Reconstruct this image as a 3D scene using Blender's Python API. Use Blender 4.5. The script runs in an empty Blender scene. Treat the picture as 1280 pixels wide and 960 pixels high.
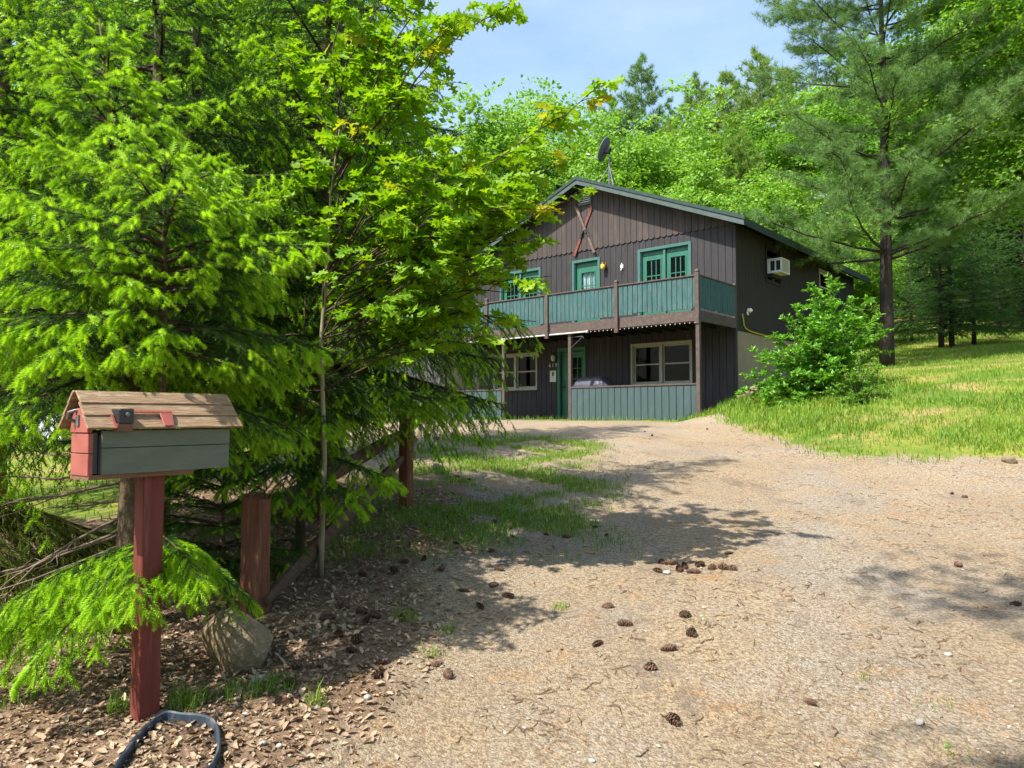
import bpy, math, random
import numpy as np
from mathutils import Vector, Matrix
rng = np.random.default_rng(7)
random.seed(7)
scene = bpy.context.scene
COL = scene.collection
PI = math.pi
F = 930.0 / 1280.0                     # focal length over image width
PITCH = math.atan(40 / 930.0)
EYE = 1.6

# ------------------------------------------------------------------ helpers
def ray(u, v):
    a = (u - 640) / 930.; b = (480 - v) / 930.
    y = math.cos(PITCH) - b * math.sin(PITCH); z = math.sin(PITCH) + b * math.cos(PITCH)
    return a / y, z / y
def at(u, v, d):
    a, z = ray(u, v)
    return np.array([a * d, d, EYE + z * d])
def project(P):
    x, y, z = P[..., 0], P[..., 1], P[..., 2] - EYE
    cy = y * math.cos(PITCH) + z * math.sin(PITCH)
    cz = -y * math.sin(PITCH) + z * math.cos(PITCH)
    cy = np.maximum(cy, .05)
    return 640 + 930 * x / cy, 480 - 930 * cz / cy, cy

def tag(o, label=None, cat=None, group=None, kind=None):
    if label: o['label'] = label
    if cat: o['category'] = cat
    if group: o['group'] = group
    if kind: o['kind'] = kind
    return o
def empty(name, loc, rz=0., label=None, cat=None, group=None):
    o = bpy.data.objects.new(name, None); COL.objects.link(o)
    o.location = loc; o.rotation_euler = (0, 0, rz); o.empty_display_size = .1
    return tag(o, label, cat, group)

class MB:
    """collects solids; build() links them as one mesh object"""
    def __init__(s): s.v = []; s.f = []; s.m = []; s.n = 0
    def add(s, verts, faces, mi=0):
        s.v.append(np.asarray(verts, float).reshape(-1, 3))
        for f in faces: s.f.append(tuple(i + s.n for i in f)); s.m.append(mi)
        s.n += len(s.v[-1])
    def box(s, x0, x1, y0, y1, z0, z1, M=None, mi=0):
        v = np.array([(x, y, z) for x in (x0, x1) for y in (y0, y1) for z in (z0, z1)], float)
        if M is not None: v = v @ np.array(M.to_3x3()).T + np.array(M.translation)
        s.add(v, [(0,1,3,2),(4,6,7,5),(0,4,5,1),(2,3,7,6),(0,2,6,4),(1,5,7,3)], mi)
    def beam(s, a, b, w, h, up=(0,0,1), mi=0):
        a = np.array(a, float); b = np.array(b, float); d = b - a; d /= np.linalg.norm(d)
        u = np.cross(d, np.array(up, float)); u /= np.linalg.norm(u); w2 = np.cross(u, d)
        v = []
        for p in (a, b):
            for sx, sz in ((-1,-1),(1,-1),(1,1),(-1,1)): v.append(p + u*sx*w/2 + w2*sz*h/2)
        s.add(v, [(0,1,2,3),(7,6,5,4),(0,4,5,1),(1,5,6,2),(2,6,7,3),(3,7,4,0)], mi)
    def tube(s, pts, rad, n=8, cap=True, mi=0):
        pts = np.asarray(pts, float); k = len(pts)
        rad = np.broadcast_to(np.asarray(rad, float), (k,))
        T = np.gradient(pts, axis=0); T /= np.linalg.norm(T, axis=1)[:, None] + 1e-9
        ref = np.array([0, 0, 1.]) if abs(T[0, 2]) < .8 else np.array([1., 0, 0])
        ang = np.arange(n) * 2 * PI / n
        V = []
        for i in range(k):
            u = np.cross(T[i], ref); u /= np.linalg.norm(u) + 1e-9; w = np.cross(T[i], u); ref = np.cross(u, T[i])
            V.append(pts[i] + rad[i] * (np.cos(ang)[:, None] * u + np.sin(ang)[:, None] * w))
        fs = [(i*n+j, i*n+(j+1) % n, (i+1)*n+(j+1) % n, (i+1)*n+j) for i in range(k-1) for j in range(n)]
        if cap: fs += [tuple(range(n))[::-1], tuple((k-1)*n + j for j in range(n))]
        s.add(np.concatenate(V), fs, mi)
    def prism(s, poly, y0, y1, M=None, mi=0):
        """poly in xz, extruded along y"""
        n = len(poly)
        v = np.array([(x, y0, z) for x, z in poly] + [(x, y1, z) for x, z in poly], float)
        if M is not None: v = v @ np.array(M.to_3x3()).T + np.array(M.translation)
        s.add(v, [tuple(range(n)), tuple(range(2*n-1, n-1, -1))] + [(i, i+n, (i+1) % n + n, (i+1) % n) for i in range(n)], mi)
    def lathe(s, prof, n=16, M=None, mi=0):
        ang = np.arange(n) * 2 * PI / n
        v = np.array([(r*math.cos(a), r*math.sin(a), z) for r, z in prof for a in ang])
        if M is not None: v = v @ np.array(M.to_3x3()).T + np.array(M.translation)
        k = len(prof)
        s.add(v, [(i*n+j, i*n+(j+1) % n, (i+1)*n+(j+1) % n, (i+1)*n+j) for i in range(k-1) for j in range(n)] + [tuple(range(n))[::-1], tuple((k-1)*n+j for j in range(n))], mi)
    def build(s, name, mats, parent=None, bevel=0, smooth=False, loc=None, rz=0.):
        me = bpy.data.meshes.new(name)
        me.from_pydata(np.concatenate(s.v).tolist(), [], s.f)
        if not isinstance(mats, (list, tuple)): mats = [mats]
        for m in mats: me.materials.append(m)
        me.polygons.foreach_set('material_index', s.m)
        if smooth: me.polygons.foreach_set('use_smooth', [True]*len(s.f))
        import bmesh
        bm = bmesh.new(); bm.from_mesh(me); bmesh.ops.recalc_face_normals(bm, faces=bm.faces); bm.to_mesh(me); bm.free()
        o = bpy.data.objects.new(name, me); COL.objects.link(o)
        if parent: o.parent = parent
        if loc is not None: o.location = loc
        o.rotation_euler = (0, 0, rz)
        if bevel:
            b = o.modifiers.new('bevel', 'BEVEL'); b.width = bevel; b.segments = 1; b.limit_method = 'ANGLE'
        return o

class Soup:
    """big triangle / polygon soups built with numpy; per-vertex 'tint' value"""
    def __init__(s): s.v = []; s.f = []; s.m = []; s.t = []; s.n = 0
    def tris(s, V, Fc, mi, tint):
        V = np.asarray(V, np.float32).reshape(-1, 3); Fc = np.asarray(Fc, np.int64).reshape(-1, 3)
        s.v.append(V); s.f.append(Fc + s.n); s.m.append(np.full(len(Fc), mi, np.int32) if np.isscalar(mi) else np.asarray(mi, np.int32))
        s.t.append(np.full(len(V), tint, np.float32) if np.isscalar(tint) else np.asarray(tint, np.float32))
        s.n += len(V)
    def inst(s, tv, tf, pos, X, Y, Z, mi, tint):
        """place template (tv, tf) at pos with axis vectors X Y Z (scaled), arrays of M"""
        M = len(pos)
        if M == 0: return
        V = (pos[:, None, :] + tv[None, :, 0:1] * X[:, None, :] + tv[None, :, 1:2] * Y[:, None, :] + tv[None, :, 2:3] * Z[:, None, :]).reshape(-1, 3)
        Fc = (tf[None] + (np.arange(M) * len(tv))[:, None, None]).reshape(-1, 3)
        t = np.repeat(np.broadcast_to(np.asarray(tint, np.float32), (M,)), len(tv))
        s.tris(V, Fc, mi, t)
    def tube(s, pts, rad, n=5, mi=0, tint=.5):
        pts = np.asarray(pts, float); k = len(pts); rad = np.broadcast_to(np.asarray(rad, float), (k,))
        T = np.gradient(pts, axis=0); T /= np.linalg.norm(T, axis=1)[:, None] + 1e-9
        ref = np.array([0, 0, 1.]) if abs(T[0, 2]) < .8 else np.array([1., 0, 0])
        ang = np.arange(n) * 2 * PI / n; V = []
        for i in range(k):
            u = np.cross(T[i], ref); u /= np.linalg.norm(u) + 1e-9; w = np.cross(T[i], u); ref = np.cross(u, T[i])
            V.append(pts[i] + rad[i] * (np.cos(ang)[:, None] * u + np.sin(ang)[:, None] * w))
        fs = []
        for i in range(k-1):
            for j in range(n):
                a, b, c, d = i*n+j, i*n+(j+1) % n, (i+1)*n+(j+1) % n, (i+1)*n+j
                fs += [(a, b, c), (a, c, d)]
        s.tris(np.concatenate(V), fs, mi, tint)
    def mesh(s, name, mats):
        V = np.concatenate(s.v); Fc = np.concatenate(s.f); m = np.concatenate(s.m); t = np.concatenate(s.t)
        me = bpy.data.meshes.new(name)
        me.vertices.add(len(V)); me.vertices.foreach_set('co', V.ravel().astype(np.float32))
        me.loops.add(len(Fc)*3); me.loops.foreach_set('vertex_index', Fc.ravel().astype(np.int32))
        me.polygons.add(len(Fc)); me.polygons.foreach_set('loop_start', np.arange(0, len(Fc)*3, 3, dtype=np.int32))
        for mm in mats: me.materials.append(mm)
        me.polygons.foreach_set('material_index', m)
        a = me.attributes.new('tint', 'FLOAT', 'POINT'); a.data.foreach_set('value', t)
        me.update(); me.validate()
        return me
    def build(s, name, mats, parent=None, loc=None):
        o = bpy.data.objects.new(name, s.mesh(name, mats)); COL.objects.link(o)
        if parent: o.parent = parent
        if loc is not None: o.location = loc
        return o

# ------------------------------------------------------------------ materials
def new_mat(name):
    m = bpy.data.materials.new(name); m.use_nodes = True
    nt = m.node_tree; nt.nodes.clear()
    out = nt.nodes.new('ShaderNodeOutputMaterial')
    return m, nt, out
def N(nt, t, **kw):
    n = nt.nodes.new(t)
    for k, v in kw.items():
        if k in n.inputs.keys() if hasattr(n.inputs, 'keys') else False: n.inputs[k].default_value = v
        else: setattr(n, k, v)
    return n
def c4(c): return (c[0], c[1], c[2], 1.)
def noise_fac(nt, scale, detail=4, rough=.6, stretch=(1, 1, 1), lo=.35, hi=.65, coord='Object'):
    tc = nt.nodes.new('ShaderNodeTexCoord'); mp = nt.nodes.new('ShaderNodeMapping'); mp.inputs['Scale'].default_value = stretch
    nt.links.new(tc.outputs[coord], mp.inputs[0])
    nz = nt.nodes.new('ShaderNodeTexNoise'); nz.inputs['Scale'].default_value = scale; nz.inputs['Detail'].default_value = detail; nz.inputs['Roughness'].default_value = rough
    nt.links.new(mp.outputs[0], nz.inputs['Vector'])
    mr = nt.nodes.new('ShaderNodeMapRange'); mr.inputs[1].default_value = lo; mr.inputs[2].default_value = hi
    nt.links.new(nz.outputs[0], mr.inputs[0])
    return mr.outputs[0]
def mixc(nt, fac, a, b, blend='MIX'):
    mx = nt.nodes.new('ShaderNodeMix'); mx.data_type = 'RGBA'; mx.blend_type = blend
    for sock, val in ((mx.inputs[0], fac), (mx.inputs[6], a), (mx.inputs[7], b)):
        if hasattr(val, 'links') or hasattr(val, 'is_linked'): nt.links.new(val, sock)
        else: sock.default_value = c4(val) if isinstance(val, tuple) else val
    return mx.outputs[2]
def surf(name, base, second=None, scale=6, stretch=(1,1,1), lo=.4, hi=.65, rough=.7, third=None, tscale=2., tlo=.5, thi=.62, bump=.0, bscale=40, bstretch=None, metal=0., spec=.3, coord='Object', tstretch=(1,1,1)):
    m, nt, out = new_mat(name)
    b = nt.nodes.new('ShaderNodeBsdfPrincipled')
    col = None
    if second: col = mixc(nt, noise_fac(nt, scale, 5, .65, stretch, lo, hi, coord), base, second)
    if third: col = mixc(nt, noise_fac(nt, tscale, 6, .7, tstretch, tlo, thi, coord), col if col else base, third)
    if col: nt.links.new(col, b.inputs['Base Color'])
    else: b.inputs['Base Color'].default_value = c4(base)
    b.inputs['Roughness'].default_value = rough; b.inputs['Metallic'].default_value = metal
    b.inputs['Specular IOR Level'].default_value = spec
    if bump:
        f = noise_fac(nt, bscale, 5, .65, bstretch or stretch, 0., 1., coord)
        bp = nt.nodes.new('ShaderNodeBump'); bp.inputs['Strength'].default_value = bump; bp.inputs['Distance'].default_value = .02
        nt.links.new(f, bp.inputs['Height']); nt.links.new(bp.outputs[0], b.inputs['Normal'])
    nt.links.new(b.outputs[0], out.inputs[0])
    return m
def leaf_mat(name, c_lo, c_hi, trans=.4, tcol=None, gloss=.022, nscale=.0, ncol=None):
    """two-sided leaf: diffuse + translucent + a little gloss; colour runs with the leaf's own tint value"""
    m, nt, out = new_mat(name)
    at_ = nt.nodes.new('ShaderNodeAttribute'); at_.attribute_name = 'tint'
    col = mixc(nt, at_.outputs['Fac'], c_lo, c_hi)
    if nscale: col = mixc(nt, noise_fac(nt, nscale, 3, .5, (1,1,1), .4, .65), col, ncol)
    d = nt.nodes.new('ShaderNodeBsdfDiffuse'); nt.links.new(col, d.inputs[0])
    t = nt.nodes.new('ShaderNodeBsdfTranslucent')
    tc = mixc(nt, 1.0, col, tcol or (1.25, 1.2, .55), 'MULTIPLY'); nt.links.new(tc, t.inputs[0])
    mx = nt.nodes.new('ShaderNodeMixShader'); mx.inputs[0].default_value = trans
    nt.links.new(d.outputs[0], mx.inputs[1]); nt.links.new(t.outputs[0], mx.inputs[2])
    g = nt.nodes.new('ShaderNodeBsdfGlossy'); g.inputs['Roughness'].default_value = .55; g.inputs[0].default_value = (1, 1, 1, 1)
    m2 = nt.nodes.new('ShaderNodeMixShader'); m2.inputs[0].default_value = gloss
    nt.links.new(mx.outputs[0], m2.inputs[1]); nt.links.new(g.outputs[0], m2.inputs[2])
    nt.links.new(m2.outputs[0], out.inputs[0])
    return m
def glass_mat(name, tint=(.75, .8, .78), refl=.14):
    m, nt, out = new_mat(name)
    t = nt.nodes.new('ShaderNodeBsdfTransparent'); t.inputs[0].default_value = c4(tint)
    g = nt.nodes.new('ShaderNodeBsdfGlossy'); g.inputs['Roughness'].default_value = .03
    lw = nt.nodes.new('ShaderNodeLayerWeight'); lw.inputs[0].default_value = .5
    pw = nt.nodes.new('ShaderNodeMath'); pw.operation = 'POWER'; pw.inputs[1].default_value = 4.; nt.links.new(lw.outputs['Facing'], pw.inputs[0])
    ad = nt.nodes.new('ShaderNodeMath'); ad.operation = 'MULTIPLY_ADD'; ad.inputs[1].default_value = .5; ad.inputs[2].default_value = refl
    nt.links.new(pw.outputs[0], ad.inputs[0])
    mx = nt.nodes.new('ShaderNodeMixShader'); nt.links.new(ad.outputs[0], mx.inputs[0])
    nt.links.new(t.outputs[0], mx.inputs[1]); nt.links.new(g.outputs[0], mx.inputs[2]); nt.links.new(mx.outputs[0], out.inputs[0])
    return m

M = {}
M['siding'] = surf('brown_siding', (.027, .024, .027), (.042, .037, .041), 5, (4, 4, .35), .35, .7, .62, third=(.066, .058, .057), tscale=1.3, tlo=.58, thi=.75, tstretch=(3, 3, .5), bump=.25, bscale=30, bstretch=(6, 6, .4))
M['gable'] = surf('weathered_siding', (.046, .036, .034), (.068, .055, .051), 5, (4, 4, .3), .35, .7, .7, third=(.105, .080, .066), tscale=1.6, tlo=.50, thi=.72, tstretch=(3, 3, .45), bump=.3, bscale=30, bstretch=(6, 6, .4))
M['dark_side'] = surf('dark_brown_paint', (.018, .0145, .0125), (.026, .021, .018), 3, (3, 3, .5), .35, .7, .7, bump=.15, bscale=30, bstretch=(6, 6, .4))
M['foundation'] = surf('tan_stucco', (.30, .245, .175), (.24, .19, .13), 3, (1, 1, 1), .35, .7, .9, third=(.17, .13, .09), tscale=1.1, tlo=.55, thi=.75, bump=.35, bscale=60)
M['brown_wood'] = surf('brown_painted_wood', (.075, .052, .045), (.105, .080, .068), 6, (2, 2, 2), .4, .65, .7, third=(.17, .14, .12), tscale=9, tlo=.62, thi=.75, bump=.2, bscale=40)
M['roof'] = surf('dark_green_roof', (.020, .040, .036), (.030, .055, .050), 8, (1, 1, 1), .4, .6, .6, bump=.2, bscale=50)
M['fascia'] = surf('grey_green_trim', (.075, .105, .098), (.055, .08, .074), 6, (1, 1, 1), .4, .65, .6)
M['green'] = surf('green_door_paint', (.024, .125, .080), (.034, .155, .10), 4, (2, 2, .6), .35, .7, .45)
M['dark_green'] = surf('warm_door_green', (.030, .13, .075), (.04, .16, .095), 4, (2, 2, .6), .35, .7, .45)  # slightly yellower green, for the entry door and the balcony door head
M['green_trim'] = surf('green_trim_paint', (.042, .120, .105), (.055, .15, .13), 6, (1, 1, .5), .35, .7, .6)
M['teal'] = surf('weathered_teal_boards', (.022, .072, .076), (.056, .135, .135), 7, (5, 5, .5), .35, .65, .75, third=(.105, .115, .105), tscale=7, tlo=.50, thi=.68, tstretch=(6, 6, .6), bump=.3, bscale=30, bstretch=(6, 6, .4))
M['grey_teal'] = surf('grey_teal_panel', (.042, .072, .074), (.056, .092, .094), 4, (4, 4, .4), .35, .7, .7, third=(.07, .095, .09), tscale=2.5, tlo=.55, thi=.75)
M['white_trim'] = surf('white_vinyl', (.62, .62, .58), (.50, .50, .46), 5, (1, 1, 1), .45, .7, .45)
M['tan_trim'] = surf('bare_window_frame', (.42, .40, .33), (.34, .31, .25), 5, (1, 1, 1), .4, .7, .6)
M['glass'] = glass_mat('window_glass', (.30, .33, .32), .008)
M['clear_glass'] = glass_mat('clear_glass', (.85, .9, .9), .04)
M['curtain'] = surf('white_net_curtain', (.70, .74, .76), (.50, .56, .62), 9, (3, 1, .3), .4, .6, .9)
M['blind'] = surf('pale_blind', (.42, .42, .38), (.3, .3, .27), 5, (1, 1, 1), .4, .7, .9)
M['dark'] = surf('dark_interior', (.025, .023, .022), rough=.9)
M['metal_grey'] = surf('grey_metal', (.18, .19, .20), (.13, .14, .15), 12, (1, 1, 1), .4, .6, .45, metal=.6)
M['dish'] = surf('dish_grey', (.15, .17, .20), (.12, .14, .17), 6, (1, 1, 1), .4, .6, .5)
M['black_metal'] = surf('black_iron', (.02, .02, .022), rough=.4, spec=.5)
M['brass'] = surf('brass', (.55, .36, .10), (.45, .28, .07), 9, rough=.3, metal=.9)
M['amber'] = surf('amber_glass', (.75, .50, .06), rough=.2, spec=.6)
M['frosted'] = surf('lantern_glass', (.50, .48, .36), rough=.3, spec=.5)
M['cover'] = surf('black_vinyl_cover', (.035, .037, .055), (.055, .057, .085), 4, (1, 1, 1), .4, .6, .42, bump=.6, bscale=7, spec=.5)
M['ski_red'] = surf('worn_red_ski', (.22, .06, .035), (.14, .05, .035), 9, (1, 1, 1), .4, .6, .5)
M['ski_grey'] = surf('worn_grey_ski', (.20, .14, .12), (.10, .07, .06), 6, (1, 1, 1), .4, .6, .6)
M['hose'] = surf('yellow_hose', (.42, .40, .03), rough=.5)
M['bulb'] = surf('white_bulb', (.75, .74, .68), rough=.3)
M['red_paint'] = surf('faded_red_paint', (.34, .062, .048), (.26, .042, .034), 5, (2, 2, .6), .35, .7, .6, third=(.44, .13, .10), tscale=3, tlo=.55, thi=.75, bump=.12, bscale=60, bstretch=(3, 3, .3))
M['red_door'] = surf('pink_red_paint', (.36, .105, .085), (.29, .08, .065), 6, (1, 1, 1), .4, .65, .5)
M['post_red'] = surf('red_stained_post', (.165, .036, .026), (.115, .025, .019), 5, (7, 7, .5), .35, .7, .6, third=(.25, .095, .07), tscale=4, tlo=.55, thi=.75, tstretch=(6, 6, .4), bump=.25, bscale=30, bstretch=(8, 8, .35))
M['mail_green'] = surf('grey_green_clapboard', (.115, .142, .108), (.15, .178, .135), 4, (1, 3, 3), .35, .7, .65, third=(.19, .21, .18), tscale=5, tlo=.56, thi=.72, tstretch=(.7, 4, 4), bump=.2, bscale=25, bstretch=(1, 6, 6))
M['shake'] = surf('weathered_roof_boards', (.38, .255, .155), (.25, .16, .095), 7, (1, 8, 8), .35, .65, .8, third=(.48, .38, .27), tscale=5, tlo=.55, thi=.66, tstretch=(1.5, 7, 7), bump=.5, bscale=14, bstretch=(1, 10, 10))
M['bare_wood'] = surf('bare_wood', (.22, .12, .07), (.15, .08, .045), 8, (1, 5, 5), .4, .6, .8, bump=.3)
M['fence_wood'] = surf('red_brown_fence_wood', (.215, .085, .045), (.14, .055, .032), 4, (6, 6, .6), .35, .65, .85, third=(.32, .18, .10), tscale=3, tlo=.54, thi=.68, tstretch=(6, 6, .5), bump=.9, bscale=16, bstretch=(7, 7, .4))
M['rail_wood'] = surf('grey_brown_rail', (.15, .095, .06), (.10, .06, .04), 4, (1, 6, 6), .35, .65, .85, third=(.20, .15, .10), tscale=3, tlo=.56, thi=.68, tstretch=(.6, 6, 6), bump=.9, bscale=14, bstretch=(.5, 8, 8))
M['rock'] = surf('granite_boulder', (.30, .235, .14), (.19, .15, .085), 4, (1, 1, 1), .35, .65, .9, third=(.42, .37, .29), tscale=9, tlo=.55, thi=.68, bump=.8, bscale=14)
M['stone'] = surf('white_stone', (.50, .48, .45), (.33, .31, .28), 12, (1, 1, 1), .4, .65, .8, bump=.5, bscale=30)
M['cone'] = surf('pine_cone_scales', (.075, .038, .024), (.17, .105, .07), 30, (1, 1, 1), .4, .6, .8)
M['hoop'] = surf('blue_black_hoop', (.030, .045, .065), (.12, .13, .14), 14, (1, 1, 1), .5, .68, .45, spec=.5)
M['netting'] = surf('dark_netting', (.04, .045, .05), rough=.8)
M['van'] = surf('white_van_paint', (.72, .75, .78), rough=.3, spec=.5)
M['rubber'] = surf('tyre_rubber', (.02, .02, .02), rough=.85)
M['shed'] = surf('pale_shed_siding', (.50, .44, .40), (.42, .37, .34), 4, (1, 1, 3), .4, .6, .7)
# bark
M['bark'] = surf('spruce_bark', (.165, .115, .070), (.095, .065, .042), 9, (2, 2, 1), .35, .65, .9, third=(.20, .18, .11), tscale=7, tlo=.56, thi=.68, bump=.9, bscale=25, bstretch=(2, 2, 1))
M['pine_bark'] = surf('pine_bark', (.060, .047, .040), (.032, .025, .022), 5, (3, 3, .8), .35, .65, .9, bump=1., bscale=9, bstretch=(3, 3, .7))
M['pale_bark'] = surf('pale_sapling_bark', (.34, .30, .21), (.20, .17, .115), 9, (2, 2, .6), .35, .65, .85, third=(.36, .35, .29), tscale=6, tlo=.58, thi=.66, bump=.3)
M['twig'] = surf('brown_twig', (.050, .033, .022), (.075, .05, .033), 9, rough=.85)
M['dead'] = surf('dead_grey_brown_wood', (.19, .145, .105), (.11, .08, .055), 9, rough=.9)
# leaves (tint 0..1 is each leaf's own colour)
M['sp_old'] = leaf_mat('spruce_needles', (.034, .108, .018), (.100, .225, .036), .30)
M['sp_new'] = leaf_mat('spruce_new_growth', (.25, .47, .016), (.46, .70, .055), .38)
M['sp_olive'] = leaf_mat('spruce_olive_needles', (.10, .16, .018), (.27, .32, .05), .3)
M['oak'] = leaf_mat('oak_leaves', (.11, .29, .010), (.30, .48, .014), .48)
M['oak_tip'] = leaf_mat('oak_young_leaves', (.30, .46, .014), (.44, .40, .02), .48)
M['maple'] = leaf_mat('spring_leaves', (.11, .28, .028), (.30, .50, .065), .45)  # spring green with blue lifted, so distant haze sits in the leaf colour
M['maple2'] = leaf_mat('mid_green_leaves', (.085, .24, .026), (.23, .43, .055), .45)  # mid green, blue lifted for haze in the same way
M['shrub'] = leaf_mat('shrub_leaves', (.07, .25, .016), (.20, .44, .04), .4, gloss=.03)
M['pine'] = leaf_mat('white_pine_needles', (.095, .195, .050), (.22, .36, .095), .38, (1.1, 1.2, .8))
M['pine_y'] = leaf_mat('far_pine_needles', (.12, .23, .035), (.28, .40, .075), .38)
M['grass'] = leaf_mat('grass_blades', (.075, .20, .010), (.25, .37, .03), .38)
M['drygrass'] = leaf_mat('dry_grass_blades', (.22, .28, .04), (.44, .38, .12), .35)
M['litter'] = leaf_mat('dead_leaves', (.17, .105, .06), (.52, .39, .26), .15, (1., .9, .7))
M['needles'] = leaf_mat('fallen_needles', (.16, .080, .035), (.30, .17, .075), .1, (1., .9, .7))
M['catkin'] = leaf_mat('fallen_catkins', (.075, .045, .024), (.20, .125, .06), .1, (1., .9, .7))
M['pebble'] = leaf_mat('pebbles', (.17, .145, .115), (.43, .375, .30), .0, (1., 1., 1.), gloss=.03)
# ------------------------------------------------------------------ terrain
_ky = np.array([-40, -10, 0, 3.4, 5, 8, 11, 14, 16, 18, 20, 30, 38, 60, 85, 120, 400.])
_kz = np.array([-2.6, -.9, -.2, .05, .22, .55, .87, 1.16, 1.34, 1.465, 1.48, 1.52, 2.6, 8.2, 14.5, 20, 22.])
_gy = np.arange(-60, 420, .1); _gz = np.interp(_gy, _ky, _kz)
_k = np.ones(15) / 15.; _gz = np.convolve(np.pad(_gz, 7, 'edge'), _k, 'valid')
def sstep(a, b, x):
    t = np.clip((x - a) / (b - a), 0, 1); return t * t * (3 - 2 * t)
def softpos(x, k=.5): return .5 * (x + np.sqrt(x * x + k * k)) - .0
def wob(x, y, s, ph=0.):
    return (np.sin(x*s+ph) * np.cos(y*s*1.13+ph*2) + .5*np.sin(x*s*2.3+y*s*1.7+ph) + .35*np.cos(x*s*3.9-y*s*4.3+ph*3)) / 1.85
HC = np.array([5.93, 19.62]); HA = math.radians(40.7)
def house_local(x, y):
    dx, dy = x - HC[0], y - HC[1]
    return dx*math.cos(HA) - dy*math.sin(HA), dx*math.sin(HA) + dy*math.cos(HA)
def rise(x, y):
    dA = softpos(x - 4.75 - .12*np.maximum(11.5 - y, 0)*0, .5) - .05
    dB = softpos(y - 10.4 + .25*np.minimum(x - 7, 0)*0, .8) - .1
    r = .185 * np.sqrt(np.maximum(dA, 0) * np.maximum(dB, 0))
    r = np.where(r > 2.6, 2.6 + (r - 2.6)*.55, r)
    return r
def gz(x, y):
    x = np.asarray(x, float); y = np.asarray(y, float)
    h = np.interp(y, _gy, _gz)
    r = rise(x, y)
    lx, ly = house_local(x, y)
    nearfront = sstep(-.2, .5, -lx) * sstep(-4.5, -3., ly) * (1 - sstep(0, 3, ly))     # keep the ground in front of the facade level
    r = r * (1 - nearfront)
    h = h + r
    bank = .10 * sstep(-.2, -1.3, x) * (1 - sstep(9, 13, y)) * sstep(1, 3, y)
    h = h + bank - .075 * softpos(-x - 2.6, 1.) * (1 - sstep(35, 60, y))
    h = h + .02 * wob(x, y, 1.3) * (1 - .7*sstep(20, 30, y)) + .008 * wob(x, y, 4.1, 1.)
    return h
def on_ground(u, v, lift=0.):
    a, s = ray(u, v); d = np.linspace(2.2, 60, 6000)
    dz = EYE + s*d - gz(a*d, d)
    i = np.argmax(dz < 0) or len(d)-1
    return np.array([a*d[i], d[i], float(gz(a*d[i], d[i])) + lift])

# masks: what grows or lies where (0..1)
def m_lawn(x, y):
    w = .5*wob(x, y, .9, .4) + .3*wob(x, y, 2.6)
    edgeB = 10.5 - .30*np.minimum(x - 6.5, 0)*1.0 + .1*np.maximum(x-7, 0)
    right = sstep(-.3, .5, x - 4.6 - .18*np.maximum(14 - y, 0)*0 + .35*w) * sstep(-.4, .7, y - edgeB + .5*w) 
    lx, ly = house_local(x, y)
    strip = sstep(-2.95, -2.55, ly + .15*w) * (1 - sstep(-2.2, -2.1, ly)) * sstep(-11, -10, lx) * (1 - sstep(.3, .8, lx))
    left = sstep(-3.2, -4.8, x + .4*w) * sstep(7., 9., y + .5*w)
    back = sstep(24, 27, y + .5*w) * sstep(.3, 1, lx*0 + 1)
    return np.clip(np.maximum.reduce([right, strip*.9, left, back*(ly > 10.5)*1.]), 0, 1)
def m_patch(x, y):
    w = wob(x, y, 1.7, 2.) + .7*wob(x, y, 4.3, .3)
    a = sstep(-1.9, -.9, x) * (1 - sstep(.5, 1.5, x - .1*(y-8))) * sstep(6.1, 7.6, y) * (1 - sstep(13.6, 15.0, y))
    return np.clip(a * sstep(-.35, .4, w), 0, 1)
def m_litter(x, y):
    w = wob(x, y, 1.9, 3.)
    a = (1 - sstep(-1.15, -.35, x + .25*w - .06*(y-4))) * (1 - sstep(8.5, 11, y))
    return np.clip(a, 0, 1)

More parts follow.
